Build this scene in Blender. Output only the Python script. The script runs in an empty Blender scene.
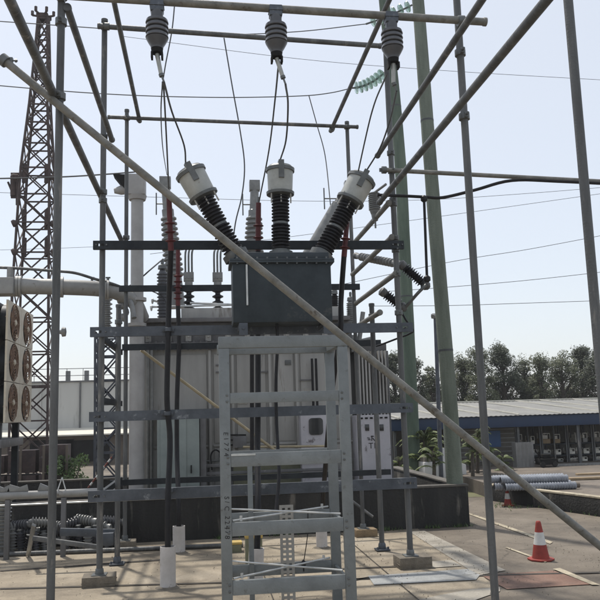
import bpy, bmesh, math, random
from mathutils import Vector, Matrix
random.seed(7)
PI = math.pi
S = bpy.context.scene
COL = S.collection
H = 1.7
F = 758.0
CAM = Vector((0, 0, H))
# ---------------------------------------------------------------- camera basis (from the vanishing points of the pipe frame)
Yc = Vector((203-300, 300-416, -F)).normalized()
Zc = Vector((-150, 5050, -F)); Zc = (Zc - Zc.dot(Yc)*Yc).normalized()
Xc = Yc.cross(Zc).normalized()

def ray(px, py):
    v = Vector((px-300, 300-py, -F))
    return Vector((v.dot(Xc), v.dot(Yc), v.dot(Zc)))
def W(px, py, Y):
    r = ray(px, py); return CAM + r*(Y/r.y)
def G(px, py, z=0.0):
    r = ray(px, py); return CAM + r*((z-H)/r.z)

# ---------------------------------------------------------------- materials
def mat(name, c1, c2=None, rough=0.6, metal=0.0, scale=4.0, bump=0.0, bscale=40.0, spots=None, spot_amt=0.6,
        spot_scale=3.0, streak=False, emis=None, detail=6.0):
    m = bpy.data.materials.new(name); m.use_nodes = True
    nt = m.node_tree; n = nt.nodes; l = nt.links
    b = n['Principled BSDF']
    b.inputs['Roughness'].default_value = rough
    b.inputs['Metallic'].default_value = metal
    c2 = c2 or tuple(x*0.75 for x in c1)
    tc = n.new('ShaderNodeTexCoord')
    src = tc.outputs['Object']
    if streak:
        mp = n.new('ShaderNodeMapping'); mp.inputs['Scale'].default_value = (1, 1, 0.15)
        l.new(src, mp.inputs['Vector']); src = mp.outputs['Vector']
    nz = n.new('ShaderNodeTexNoise'); nz.inputs['Scale'].default_value = scale
    nz.inputs['Detail'].default_value = detail; nz.inputs['Roughness'].default_value = 0.65
    l.new(src, nz.inputs['Vector'])
    cr = n.new('ShaderNodeValToRGB')
    cr.color_ramp.elements[0].position = 0.33; cr.color_ramp.elements[1].position = 0.67
    cr.color_ramp.elements[0].color = (*c2, 1); cr.color_ramp.elements[1].color = (*c1, 1)
    l.new(nz.outputs['Fac'], cr.inputs['Fac'])
    out = cr.outputs['Color']
    if spots:
        n2 = n.new('ShaderNodeTexNoise'); n2.inputs['Scale'].default_value = spot_scale
        n2.inputs['Detail'].default_value = 8; n2.inputs['Roughness'].default_value = 0.7
        l.new(src, n2.inputs['Vector'])
        r2 = n.new('ShaderNodeValToRGB')
        r2.color_ramp.elements[0].position = 1-spot_amt*0.85 - 0.04; r2.color_ramp.elements[1].position = min(1, 1-spot_amt*0.85+0.06)
        l.new(n2.outputs['Fac'], r2.inputs['Fac'])
        mx = n.new('ShaderNodeMixRGB'); mx.inputs['Color2'].default_value = (*spots, 1)
        l.new(r2.outputs['Color'], mx.inputs['Fac']); l.new(out, mx.inputs['Color1']); out = mx.outputs['Color']
    l.new(out, b.inputs['Base Color'])
    if bump:
        n3 = n.new('ShaderNodeTexNoise'); n3.inputs['Scale'].default_value = bscale; n3.inputs['Detail'].default_value = 4
        l.new(tc.outputs['Object'], n3.inputs['Vector'])
        bp = n.new('ShaderNodeBump'); bp.inputs['Strength'].default_value = bump; bp.inputs['Distance'].default_value = 0.02
        l.new(n3.outputs['Fac'], bp.inputs['Height']); l.new(bp.outputs['Normal'], b.inputs['Normal'])
    return m

M = {}
M['galv'] = mat('galvanised_tube', (.125,.13,.132), (.055,.058,.06), .55, .2, 7, .25, 70, spots=(.21,.20,.185), spot_amt=.46, spot_scale=11, streak=True)
M['tube_pale'] = mat('weathered_pale_tube', (.23,.225,.205), (.12,.12,.108), .6, .2, 8, .2, 70, spots=(.085,.07,.055), spot_amt=.45, spot_scale=12)
M['channel'] = mat('painted_steel_channel', (.095,.108,.128), (.05,.058,.07), .5, .3, 5, .1, 50, spots=(.26,.28,.3), spot_amt=.42, spot_scale=6)
M['dkchannel'] = mat('dark_steel_channel', (.032,.038,.043), (.018,.021,.026), .5, .3, 5, .1, 50)
M['stand'] = mat('grey_painted_stand', (.21,.23,.235), (.15,.165,.17), .42, .15, 5, .12, 80, spots=(.10,.10,.095), spot_amt=.42, spot_scale=13)
M['rod'] = mat('bright_rod', (.62,.63,.62), (.42,.43,.42), .35, .4, 9)
M['boxpaint'] = mat('slate_box_paint', (.040,.050,.057), (.025,.033,.038), .45, .1, 4, .08, 30, spots=(.085,.088,.085), spot_amt=.43)
M['boxlid'] = mat('slate_lid_paint', (.05,.062,.072), (.036,.045,.052), .4, .1, 3)
M['black'] = mat('black_rubber', (.018,.018,.02), (.01,.01,.012), .42, 0, 12)
M['blackshed'] = mat('black_polymer', (.022,.022,.026), (.012,.012,.014), .35, 0, 12)
M['red'] = mat('red_shrink_sleeve', (.12,.03,.032), (.065,.018,.02), .45, 0, 9)
M['can'] = mat('cream_bushing_can', (.42,.43,.41), (.30,.31,.29), .42, .1, 6, .05, 60, spots=(.22,.19,.15), spot_amt=.38, spot_scale=10)
M['cap'] = mat('dull_metal_cap', (.15,.16,.16), (.09,.095,.095), .45, .4, 8)
M['porcelain'] = mat('grey_porcelain', (.085,.09,.10), (.06,.062,.07), .3, 0, 8)
M['porclight'] = mat('pale_grey_porcelain', (.22,.225,.22), (.14,.145,.145), .35, 0, 8)
M['tank'] = mat('tank_paint', (.38,.375,.36), (.21,.21,.20), .55, .05, 1.4, .08, 20, spots=(.12,.10,.08), spot_amt=.46, spot_scale=2.6, streak=True)
M['tankdk'] = mat('tank_paint_worn', (.15,.15,.155), (.09,.09,.092), .55, .05, 3, .1, 30, spots=(.3,.29,.28), spot_amt=.42, spot_scale=7)
M['green'] = mat('pale_green_cabinet', (.27,.31,.30), (.19,.225,.22), .45, .05, 2.2, .03, 30, spots=(.17,.17,.14), spot_amt=.37)
M['lilac'] = mat('peeling_white_cabinet', (.47,.46,.49), (.38,.37,.40), .55, 0, 2.5, .05, 30, spots=(.12,.105,.11), spot_amt=.46, spot_scale=6)
M['white'] = mat('white_pvc', (.55,.53,.52), (.42,.40,.385), .6, 0, 5, 0, 30, spots=(.24,.20,.155), spot_amt=.44, spot_scale=9)
M['cream'] = mat('cream_fan_panel', (.62,.57,.46), (.48,.42,.33), .55, 0, 5, .05, 50, spots=(.28,.17,.10), spot_amt=.42, spot_scale=6)
M['rustfan'] = mat('rusty_fan_grille', (.34,.23,.16), (.13,.07,.045), .8, 0, 14, .2, 60)
M['rust'] = mat('rusty_lattice', (.085,.06,.055), (.04,.03,.03), .8, .1, 5, .2, 60, spots=(.16,.15,.15), spot_amt=.42)
M['lattice'] = mat('grey_blue_lattice', (.10,.11,.13), (.05,.055,.07), .7, .2, 5)
M['glassgreen'] = mat('glass_insulator', (.20,.33,.27), (.14,.25,.2), .12, 0, 5)
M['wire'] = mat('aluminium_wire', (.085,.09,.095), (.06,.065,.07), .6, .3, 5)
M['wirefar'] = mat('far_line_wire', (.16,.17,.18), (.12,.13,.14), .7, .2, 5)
M['block'] = mat('weathered_block', (.19,.165,.13), (.10,.088,.07), .9, 0, 9, .5, 60)
M['woodblock'] = mat('timber_block', (.26,.19,.11), (.15,.11,.07), .85, 0, 9, .5, 60)
M['cone'] = mat('cone_red', (.30,.04,.028), (.20,.028,.02), .7, 0, 8, 0, 40, spots=(.12,.05,.04), spot_amt=.40, spot_scale=14)
M['coneband'] = mat('cone_white_band', (.62,.62,.6), (.45,.45,.43), .5, 0, 10)
M['polegreen'] = mat('treated_pole_green', (.12,.16,.12), (.06,.09,.068), .85, 0, 5, .5, 50, streak=True)
M['polegrey'] = mat('treated_pole_grey', (.17,.195,.16), (.085,.105,.082), .85, 0, 5, .5, 50, streak=True)
M['bund'] = mat('black_stained_concrete', (.034,.033,.031), (.011,.012,.012), .9, 0, 2.2, .6, 30, spots=(.12,.112,.098), spot_amt=.45, spot_scale=4, streak=True)
M['bundtop'] = mat('bund_coping', (.13,.12,.105), (.06,.056,.05), .9, 0, 4, .4, 40)
M['wallwhite'] = mat('far_wall_sheet', (.46,.46,.44), (.38,.38,.365), .7, 0, .7, 0, 30, spots=(.26,.25,.23), spot_amt=.42, spot_scale=1.2, streak=True)
M['brown'] = mat('far_brown_wall', (.15,.125,.10), (.1,.085,.07), .9, 0, 2)
M['roofstrip'] = mat('pale_roof_sheet', (.62,.6,.52), (.5,.48,.42), .7, 0, 2)
M['bluef'] = mat('navy_fascia', (.012,.034,.085), (.010,.026,.066), .5, 0, 2)
M['roof'] = mat('grey_roof_sheet', (.21,.21,.20), (.155,.155,.15), .8, 0, 1.5, 0, 30, spots=(.12,.118,.11), spot_amt=.4, spot_scale=1)
M['shedwall'] = mat('shed_back_wall', (.16,.15,.13), (.1,.095,.085), .85, 0, 2)
M['bluebin'] = mat('blue_roller_door', (.04,.11,.26), (.03,.08,.2), .5, 0, 3)
M['sheet'] = mat('grey_corrugated_sheet', (.24,.24,.235), (.17,.17,.165), .6, .1, 3)
M['bin'] = mat('pale_crate', (.75,.73,.66), (.5,.48,.43), .7, 0, 9)
M['cargo'] = mat('mixed_cargo', (.30,.27,.23), (.12,.11,.10), .8, 0, 14)
M['corr'] = mat('corrugated_pipe_plastic', (.27,.29,.33), (.18,.195,.225), .45, 0, 6)
M['dark'] = mat('deep_dark', (.012,.012,.012), (.008,.008,.008), .8)
M['yellow'] = mat('yellow_cap', (.55,.40,.12), (.38,.27,.09), .6, 0, 9)
M['olive'] = mat('olive_side', (.20,.20,.13), (.12,.125,.085), .8, 0, 6)
M['ink'] = mat('marker_ink', (.02,.02,.022), (.014,.014,.016), .7)
M['bark'] = mat('tree_bark', (.10,.085,.07), (.05,.042,.035), .95, 0, 6, .5, 40)
M['bamboo'] = mat('pale_timber_pole', (.42,.36,.24), (.28,.24,.16), .6, 0, 6)
M['timber'] = mat('sawn_timber', (.36,.27,.17), (.24,.18,.11), .8, 0, 6)
M['perf'] = mat('slotted_strip', (.42,.41,.38), (.28,.27,.25), .5, .2, 8)
M['window'] = mat('dark_gauge_glass', (.03,.032,.035), (.02,.022,.024), .08)
M['carwhite'] = mat('white_vehicle_paint', (.68,.68,.68), (.6,.6,.6), .3, 0, 3)
M['tyre'] = mat('tyre_rubber', (.02,.02,.02), (.013,.013,.013), .9)
M['column'] = mat('vent_pipe_paint', (.36,.355,.35), (.27,.265,.26), .5, .05, 3, .04, 40, spots=(.18,.16,.14), spot_amt=.38)
M['bigpipe'] = mat('oil_pipe_paint', (.30,.30,.29), (.2,.2,.195), .5, .1, 3, .08, 40, spots=(.12,.105,.09), spot_amt=.42, spot_scale=6)

M['stickred'] = mat('faded_red', (.18,.05,.04), (.12,.04,.03), .8)
def leafmat(name, a, b_, tr=0.25):
    m = bpy.data.materials.new(name); m.use_nodes = True
    nt = m.node_tree; n = nt.nodes; l = nt.links; bs = n['Principled BSDF']
    g = n.new('ShaderNodeNewGeometry'); cr = n.new('ShaderNodeValToRGB')
    cr.color_ramp.elements[0].color = (*b_, 1); cr.color_ramp.elements[1].color = (*a, 1)
    l.new(g.outputs['Random Per Island'], cr.inputs['Fac']); l.new(cr.outputs['Color'], bs.inputs['Base Color'])
    bs.inputs['Roughness'].default_value = .6
    t = n.new('ShaderNodeBsdfTranslucent'); l.new(cr.outputs['Color'], t.inputs['Color'])
    mx = n.new('ShaderNodeMixShader'); mx.inputs[0].default_value = tr
    l.new(bs.outputs[0], mx.inputs[1]); l.new(t.outputs[0], mx.inputs[2]); l.new(mx.outputs[0], n['Material Output'].inputs[0])
    return m
M['leafdk'] = leafmat('dark_foliage', (.07,.088,.045), (.022,.032,.018))
M['leafmid'] = leafmat('olive_foliage', (.13,.15,.075), (.045,.055,.03))
M['leafshrub'] = leafmat('shrub_foliage', (.12,.19,.06), (.05,.09,.03))
M['leafpalm'] = leafmat('palm_foliage', (.17,.21,.065), (.05,.08,.025), .3)

for k_ in ('black','blackshed','red','dark','boxpaint','boxlid','dkchannel'):
    M[k_].node_tree.nodes['Principled BSDF'].inputs['Specular IOR Level'].default_value = .22
gb_ = M['glassgreen'].node_tree.nodes['Principled BSDF']; gb_.inputs['Transmission Weight'].default_value = .75
M['glassgreen'].node_tree.nodes['Color Ramp'].color_ramp.elements[1].color = (.62,.80,.74,1); M['glassgreen'].node_tree.nodes['Color Ramp'].color_ramp.elements[0].color = (.5,.7,.63,1)
# ---------------------------------------------------------------- mesh builder
class MB:
    def __init__(s): s.v = []; s.f = []
    def add(s, vs, fs):
        k = len(s.v); s.v += [Vector(v) for v in vs]; s.f += [tuple(i+k for i in f) for f in fs]; return s
    def box(s, c, size, ax=None):
        c = Vector(c); a = ax or (Vector((1,0,0)), Vector((0,1,0)), Vector((0,0,1)))
        hx, hy, hz = [q/2 for q in size]
        vs = [c + a[0]*x*hx + a[1]*y*hy + a[2]*z*hz for x in (-1,1) for y in (-1,1) for z in (-1,1)]
        return s.add(vs, [(0,1,3,2),(4,6,7,5),(0,4,5,1),(2,3,7,6),(0,2,6,4),(1,5,7,3)])
    def bb(s, lo, hi):
        lo = Vector(lo); hi = Vector(hi); return s.box((lo+hi)/2, hi-lo)
    def beam(s, p0, p1, w, h, up=(0,0,1)):     # w across, h along up
        p0 = Vector(p0); p1 = Vector(p1); d = (p1-p0); L = d.length; d.normalize()
        up = Vector(up); x = d.cross(up)
        if x.length < 1e-4: x = d.cross(Vector((0,1,0)))
        x.normalize(); u = x.cross(d).normalized()
        return s.box((p0+p1)/2, (L, w, h), (d, x, u))
    def lathe(s, o, d, prof, seg=16, cap=True):
        o = Vector(o); d = Vector(d).normalized()
        a = d.orthogonal().normalized(); b = d.cross(a)
        vs = []
        for t, r in prof:
            for i in range(seg):
                q = 2*PI*i/seg; vs.append(o + d*t + (a*math.cos(q)+b*math.sin(q))*r)
        fs = []
        for j in range(len(prof)-1):
            for i in range(seg):
                k = (i+1) % seg
                fs.append((j*seg+i, j*seg+k, (j+1)*seg+k, (j+1)*seg+i))
        if cap:
            fs.append(tuple(range(seg-1, -1, -1))); fs.append(tuple((len(prof)-1)*seg+i for i in range(seg)))
        return s.add(vs, fs)
    def tube(s, p0, p1, r, r2=None, seg=14):
        p0 = Vector(p0); p1 = Vector(p1); d = p1-p0
        return s.lathe(p0, d, [(0, r), (d.length, r2 if r2 is not None else r)], seg)
    def path(s, pts, r, seg=8, radii=None):
        pts = [Vector(p) for p in pts]; n = len(pts); vs = []; fs = []
        prev = None
        for i, p in enumerate(pts):
            d = (pts[min(i+1, n-1)] - pts[max(i-1, 0)]).normalized()
            a = d.orthogonal().normalized() if prev is None else (prev - prev.dot(d)*d).normalized()
            prev = a; b = d.cross(a); rr = radii[i] if radii else r
            for j in range(seg):
                q = 2*PI*j/seg; vs.append(p + (a*math.cos(q)+b*math.sin(q))*rr)
        for i in range(n-1):
            for j in range(seg):
                k = (j+1) % seg; fs.append((i*seg+j, i*seg+k, (i+1)*seg+k, (i+1)*seg+j))
        fs.append(tuple(range(seg-1,-1,-1))); fs.append(tuple((n-1)*seg+j for j in range(seg)))
        return s.add(vs, fs)
    def prism(s, poly, d):
        poly = [Vector(p) for p in poly]; d = Vector(d); n = len(poly)
        return s.add(poly + [p+d for p in poly], [tuple(range(n))[::-1], tuple(range(n, 2*n))] + [(i, (i+1)%n, (i+1)%n+n, i+n) for i in range(n)])
    def build(s, name, m, parent=None, bevel=0, origin=None, smooth=True):
        off = Vector((0,0,0))
        p = parent
        if parent is not None:
            while p is not None: off = off + p.location; p = p.parent
        elif origin is not None: off = Vector(origin)
        else:
            lo = Vector([min(v[i] for v in s.v) for i in range(3)]); hi = Vector([max(v[i] for v in s.v) for i in range(3)])
            off = Vector(((lo.x+hi.x)/2, (lo.y+hi.y)/2, lo.z))
        me = bpy.data.meshes.new(name); me.from_pydata([v-off for v in s.v], [], s.f)
        bm = bmesh.new(); bm.from_mesh(me)
        bmesh.ops.recalc_face_normals(bm, faces=bm.faces)
        if bevel:
            ed = [e for e in bm.edges if len(e.link_faces) == 2 and e.calc_face_angle(0) > 1.0]
            bmesh.ops.bevel(bm, geom=ed, offset=bevel, segments=2, profile=.6, affect='EDGES', clamp_overlap=True)
        bm.to_mesh(me); bm.free()
        if smooth:
            for q in me.polygons: q.use_smooth = True
            me.set_sharp_from_angle(angle=math.radians(38))
        me.materials.append(m)
        o = bpy.data.objects.new(name, me); COL.objects.link(o)
        if parent is not None: o.parent = parent
        else: o.location = off
        return o

def tag(o, label=None, cat=None, group=None, kind=None):
    if label: o['label'] = label
    if cat: o['category'] = cat
    if group: o['group'] = group
    if kind: o['kind'] = kind
    return o
def thing(name, loc, label, cat, group=None):
    o = bpy.data.objects.new(name, None); COL.objects.link(o); o.location = Vector(loc); o.empty_display_size = .1
    return tag(o, label, cat, group)
def shedprof(t0, t1, n, rc, rs, base=None):
    p = []; pitch = (t1-t0)/n
    for i in range(n):
        t = t0 + i*pitch
        p += [(t, rc), (t+pitch*.25, rc), (t+pitch*.5, rs), (t+pitch*.68, rs), (t+pitch*.95, rc)]
    p.append((t1, rc)); return p
def catenary(p0, p1, sag, n=14):
    p0 = Vector(p0); p1 = Vector(p1)
    return [p0.lerp(p1, i/n) + Vector((0,0,-sag*4*(i/n)*(1-i/n))) for i in range(n+1)]
def smoothpath(pts, n=6):
    pts = [Vector(p) for p in pts]; out = []
    P = [pts[0]*2-pts[1]] + pts + [pts[-1]*2-pts[-2]]
    for i in range(1, len(P)-2):
        for k in range(n):
            t = k/n; a, b, c, d = P[i-1], P[i], P[i+1], P[i+2]
            out.append(.5*((2*b)+(c-a)*t+(2*a-5*b+4*c-d)*t*t+(3*b-a-3*c+d)*t**3))
    out.append(pts[-1]); return out

# ================================================================= SETTING
def sheet(name, pts, m, z, sub=None):
    me = bpy.data.meshes.new(name); me.from_pydata([(p[0], p[1], 0) for p in pts], [], [tuple(range(len(pts)))])
    bm = bmesh.new(); bm.from_mesh(me); bmesh.ops.recalc_face_normals(bm, faces=bm.faces)
    for f in bm.faces:
        if f.normal.z < 0: f.normal_flip()
    bm.to_mesh(me); bm.free()
    me.materials.append(m); o = bpy.data.objects.new(name, me); COL.objects.link(o); o.location.z = z
    tag(o, kind='structure'); return o

def groundmat(name, base, dark, light, stain, joint=None, sc=1.0):
    m = bpy.data.materials.new(name); m.use_nodes = True
    nt = m.node_tree; n = nt.nodes; l = nt.links; b = n['Principled BSDF']; b.inputs['Roughness'].default_value = .92
    tc = n.new('ShaderNodeTexCoord')
    def noise(s, d=8, r=.65):
        q = n.new('ShaderNodeTexNoise'); q.inputs['Scale'].default_value = s; q.inputs['Detail'].default_value = d; q.inputs['Roughness'].default_value = r
        l.new(tc.outputs['Object'], q.inputs['Vector']); return q
    a = noise(.55*sc); r = n.new('ShaderNodeValToRGB')
    r.color_ramp.elements[0].position = .36; r.color_ramp.elements[0].color = (*dark, 1)
    r.color_ramp.elements[1].position = .66; r.color_ramp.elements[1].color = (*light, 1)
    e = r.color_ramp.elements.new(.5); e.color = (*base, 1)
    l.new(a.outputs['Fac'], r.inputs['Fac']); out = r.outputs['Color']
    s2 = noise(1.9*sc, 10, .72); r2 = n.new('ShaderNodeValToRGB')
    r2.color_ramp.elements[0].position = .50; r2.color_ramp.elements[1].position = .68
    l.new(s2.outputs['Fac'], r2.inputs['Fac'])
    mx = n.new('ShaderNodeMixRGB'); mx.inputs['Color2'].default_value = (*stain, 1)
    ml = n.new('ShaderNodeMath'); ml.operation = 'MULTIPLY'; ml.inputs[1].default_value = .7
    l.new(r2.outputs['Color'], ml.inputs[0]); l.new(ml.outputs[0], mx.inputs['Fac']); l.new(out, mx.inputs['Color1']); out = mx.outputs['Color']
    g = noise(45, 6, .8); r3 = n.new('ShaderNodeValToRGB'); r3.color_ramp.elements[0].color = (.72,.72,.72,1); r3.color_ramp.elements[1].color = (1.15,1.15,1.15,1)
    r3.color_ramp.elements[0].position = .3; r3.color_ramp.elements[1].position = .7
    l.new(g.outputs['Fac'], r3.inputs['Fac'])
    mm = n.new('ShaderNodeMixRGB'); mm.blend_type = 'MULTIPLY'; mm.inputs['Fac'].default_value = 1
    l.new(out, mm.inputs['Color1']); l.new(r3.outputs['Color'], mm.inputs['Color2']); out = mm.outputs['Color']
    ds = noise(2.2, 4, .6); add = n.new('ShaderNodeMixRGB'); add.inputs['Fac'].default_value = .22
    l.new(tc.outputs['Object'], add.inputs['Color1']); l.new(ds.outputs['Color'], add.inputs['Color2'])
    vo = n.new('ShaderNodeTexVoronoi'); vo.feature = 'DISTANCE_TO_EDGE'; vo.inputs['Scale'].default_value = .75; l.new(add.outputs['Color'], vo.inputs['Vector'])
    lt = n.new('ShaderNodeMapRange'); lt.inputs['From Min'].default_value = .001; lt.inputs['From Max'].default_value = .007; lt.inputs['To Min'].default_value = .55; lt.inputs['To Max'].default_value = 0
    l.new(vo.outputs['Distance'], lt.inputs['Value'])
    gate = noise(.8, 3); gm = n.new('ShaderNodeValToRGB'); gm.color_ramp.elements[0].position = .48; gm.color_ramp.elements[1].position = .56; l.new(gate.outputs['Fac'], gm.inputs['Fac'])
    cm = n.new('ShaderNodeMath'); cm.operation = 'MULTIPLY'; l.new(lt.outputs['Result'], cm.inputs[0]); l.new(gm.outputs['Color'], cm.inputs[1])
    cx_ = n.new('ShaderNodeMixRGB'); cx_.inputs['Color2'].default_value = (.03,.026,.02,1); l.new(cm.outputs[0], cx_.inputs['Fac']); l.new(out, cx_.inputs['Color1']); out = cx_.outputs['Color']
    # fine pale wear speckle
    sp = noise(9, 12, .85); sr = n.new('ShaderNodeValToRGB'); sr.color_ramp.elements[0].position = .56; sr.color_ramp.elements[1].position = .63
    l.new(sp.outputs['Fac'], sr.inputs['Fac']); sm = n.new('ShaderNodeMath'); sm.operation = 'MULTIPLY'; sm.inputs[1].default_value = .4; l.new(sr.outputs['Color'], sm.inputs[0])
    sx = n.new('ShaderNodeMixRGB'); sx.inputs['Color2'].default_value = (*[min(1,q*1.3) for q in light], 1); l.new(sm.outputs[0], sx.inputs['Fac']); l.new(out, sx.inputs['Color1']); out = sx.outputs['Color']
    l.new(out, b.inputs['Base Color'])
    bp = n.new('ShaderNodeBump'); bp.inputs['Strength'].default_value = .5; bp.inputs['Distance'].default_value = .012
    l.new(g.outputs['Fac'], bp.inputs['Height']); l.new(bp.outputs['Normal'], b.inputs['Normal'])
    return m
M['ground'] = groundmat('worn_brown_asphalt', (.15,.127,.10), (.095,.081,.065), (.20,.172,.138), (.06,.051,.042))
M['concrete'] = groundmat('sandy_concrete', (.30,.255,.19), (.19,.16,.12), (.38,.33,.26), (.12,.10,.076))
M['slab'] = groundmat('pale_slab', (.33,.305,.26), (.22,.205,.175), (.40,.375,.33), (.15,.135,.11))
M['plate'] = groundmat('blue_grey_plate', (.29,.30,.30), (.2,.21,.21), (.36,.37,.37), (.14,.135,.125))
M['redpatch'] = groundmat('red_patch', (.20,.115,.085), (.14,.085,.065), (.26,.17,.13), (.11,.085,.07))
M['yard'] = groundmat('yard_gravel', (.155,.13,.105), (.11,.095,.08), (.21,.18,.15), (.08,.07,.06))
M['grass'] = groundmat('dry_verge', (.15,.15,.075), (.1,.105,.05), (.2,.19,.1), (.1,.085,.06))
M['paint'] = groundmat('pale_line_paint', (.40,.35,.26), (.27,.23,.17), (.5,.45,.34), (.12,.1,.08), sc=3)
M['joint'] = mat('joint_filler', (.06,.052,.042), (.035,.03,.026), .95)

sheet('ground', [(-160,-20),(160,-20),(160,400),(-160,400)], M['ground'], 0)
# sandy concrete apron in front of the bund
a = G(411,532); b_ = G(415,531)
ap = [(-12, -2), (2.05, -2), (G(445,600).x, G(445,600).y), (G(500,592).x, G(500,592).y), (G(478,572).x, G(478,572).y), (G(420,531).x, G(420,531).y), (G(420,528).x, 11.4), (-12, 11.4)]
sheet('concrete_apron', ap, M['concrete'], .004)
def gp(*pp): return [tuple(G(x, y)[:2]) for x, y in pp]
sheet('path', gp((409,532),(424,531),(506,571),(478,576)), M['slab'], .008)
sheet('drain_cover', gp((368,577),(468,570),(480,576),(476,581),(374,586)), M['plate'], .012)
sheet('step_slab', gp((426,563),(452,561),(462,567),(428,569)), M['slab'], .012)
sheet('red_patch', gp((481,576),(553,571),(592,585),(507,590)), M['redpatch'], .008)
sheet('kerb_strip', gp((553,570),(560,569),(600,586),(592,586)), M['paint'], .012)
sheet('pale_wedge', gp((415,601),(470,590),(500,588),(500,592),(450,610)), M['slab'], .008)
sheet('painted_line', gp((464,511.3),(464,513),(550,544.5),(553,542.6)), M['paint'], .008)
sheet('bay_line', gp((505,548),(507,547.5),(548,562),(545,563)), M['paint'], .008)
for i, pp in enumerate([((0,589),(600,572.5)), ((225,574),(412,566)), ((0,571),(160,560)), ((340,583),(372,577))]):
    (x0, y0), (x1, y1) = pp
    sheet('slab_joint', gp((x0,y0),(x1,y1),(x1,y1+1.3),(x0,y0+1.3)), M['joint'], .0105)
for x in (-2.6, .62, 1.9):
    sheet('slab_joint', [(x, 4), (x+.012, 4), (x+.012, 10.95), (x, 10.95)], M['joint'], .0105)
sheet('grass_verge', [(4.6,14.6),(5.9,14.3),(7.0,17.6),(4.6,18.5)], M['grass'], .004)

# raised storage yard with retaining wall
wa = G(493,500); wb = G(600,515.5); dr = (wb-wa).normalized(); wc = wb + dr*9
ZY = .27
yard = [(wa.x, wa.y), (wc.x, wc.y), (60, wc.y), (60, 60), (-2, 60), (-2,22), (wa.x-2.4, 20.5), (wa.x+.3, 18)]
mb = MB(); mb.prism([(p[0], p[1], -.2) for p in yard], (0,0,ZY+.2))
o = mb.build('yard_ground', M['yard'], origin=(0,0,0)); tag(o, kind='structure')
mb = MB(); nrm = Vector((dr.y, -dr.x, 0))
mb.beam(wa+Vector((0,0,.13))+nrm*.05 - dr*.1, wc+Vector((0,0,.13))+nrm*.05, .12, .27)
o = mb.build('retaining_wall', M['bund'], bevel=.01); tag(o, 'low dark retaining wall along the raised storage yard', 'wall')
c = MB(); c.beam(wa+Vector((0,0,.285))+nrm*.05 - dr*.1, wc+Vector((0,0,.285))+nrm*.05, .14, .03); c.build('coping', M['paint'], o, bevel=.004)

# ================================================================= BUND WALL
YB0, YB1 = 11.0, 14.9; XB = 3.84; XL = -9.0; hB = .6; tB = .16
bund = thing('bund_wall', (XB-3, YB0, 0), 'black stained concrete bund wall round the transformer', 'wall')
mb = MB(); mb.bb((XL, YB0, -.1), (XB, YB0+tB, hB-.03)); mb.build('front_wall', M['bund'], bund, .01)
mb = MB(); mb.bb((XB-tB, YB0+tB, -.1), (XB, YB1, hB-.03)); mb.build('side_wall', M['bund'], bund, .01)
mb = MB(); mb.bb((XL, YB1, -.1), (XB, YB1+tB, hB-.03)); mb.build('rear_wall', M['bund'], bund, .01)
mb = MB(); mb.bb((XL, YB0-.01, hB-.03), (XB+.01, YB0+tB+.01, hB)); mb.bb((XB-tB-.01, YB0+tB+.01, hB-.03), (XB+.01, YB1-.01, hB)); mb.bb((XL, YB1-.01, hB-.03), (XB+.01, YB1+tB+.01, hB))
mb.build('coping', M['bundtop'], bund, .006)
sheet('bund_floor', [(XL, YB0+tB), (XB-tB, YB0+tB), (XB-tB, YB1), (XL, YB1)], M['yard'], .02)

# ================================================================= PIPE FRAME
Yn, Yf, Ym, Yr = 5.82, 8.4, 9.45, 10.6
fr = thing('scaffold_frame', (.5, Yf, 0), 'tall grey scaffold frame of clamped pipes and steel channels around the dark box', 'scaffold')
def post(px, py, Y, z0, ztop, r, mtl='galv'):
    p = W(px, py, Y)
    mb = MB(); mb.tube((p.x, Y, z0), (p.x, Y, ztop), r, seg=18); mb.lathe((p.x, Y, ztop-.03), (0,0,1), [(0,r+.006),(.035,r+.006),(.04,r-.004)], 16)
    return mb.build('post', M[mtl], fr), p.x
_, xnl = post(56, 300, Yn, 0, 5.35, .030)
_, xnr = post(476, 300, 5.88, 0, 5.6, .031)
_, xrr = post(590, 250, 4.3, 0, 5.2, .030)
_, xfl = post(102, 300, Yf, .1, W(107,20,Yf).z, .032)
_, xfr = post(398, 300, Yf, .12, W(386,34,Yf).z, .032)
_, xml = post(118, 430, Ym, 0, W(118,305,Ym).z, .032)
_, xmr = post(377, 430, Ym, 0, W(373,304,Ym).z, .032)
_, xrl = post(126, 300, Yr, .1, W(127,110,Yr).z, .028)
_, xrR = post(354, 300, Yr, .1, W(346,122,Yr).z, .028)
def ftube(p0, p1, r, mtl='galv', name='crossbar'):
    mb = MB(); mb.tube(p0, p1, r, seg=18); d = (Vector(p1)-Vector(p0)).normalized()
    for e, s in ((Vector(p0), 1), (Vector(p1), -1)): mb.lathe(e - d*s*.006, d*s, [(0, r*.8), (.004, r+.005), (.03, r+.005), (.034, r)], 16)
    return mb.build(name, M[mtl], fr)
def clamp(p, r=.036, vdir=(0,0,1), hdir=(1,0,0)):
    p = Vector(p); mb = MB(); v = Vector(vdir).normalized(); h = Vector(hdir).normalized()
    mb.lathe(p-v*.03, v, [(0,r),(.004,r+.012),(.056,r+.012),(.06,r)], 16)
    side = Vector((1,0,0)) if abs(h.x) < .5 else Vector((0,-1,0))
    q = p + side*(r+.015); mb.box(q, (.03,.03,.045)); mb.tube(q, q+side*.05, .006, seg=8); mb.tube(q+side*.03, q+side*.045, .013, seg=6)
    q2 = p - side*(r+.012) ; mb.box(q2, (.025,.025,.04))
    return mb.build('clamp', M['cap'], fr)
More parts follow.
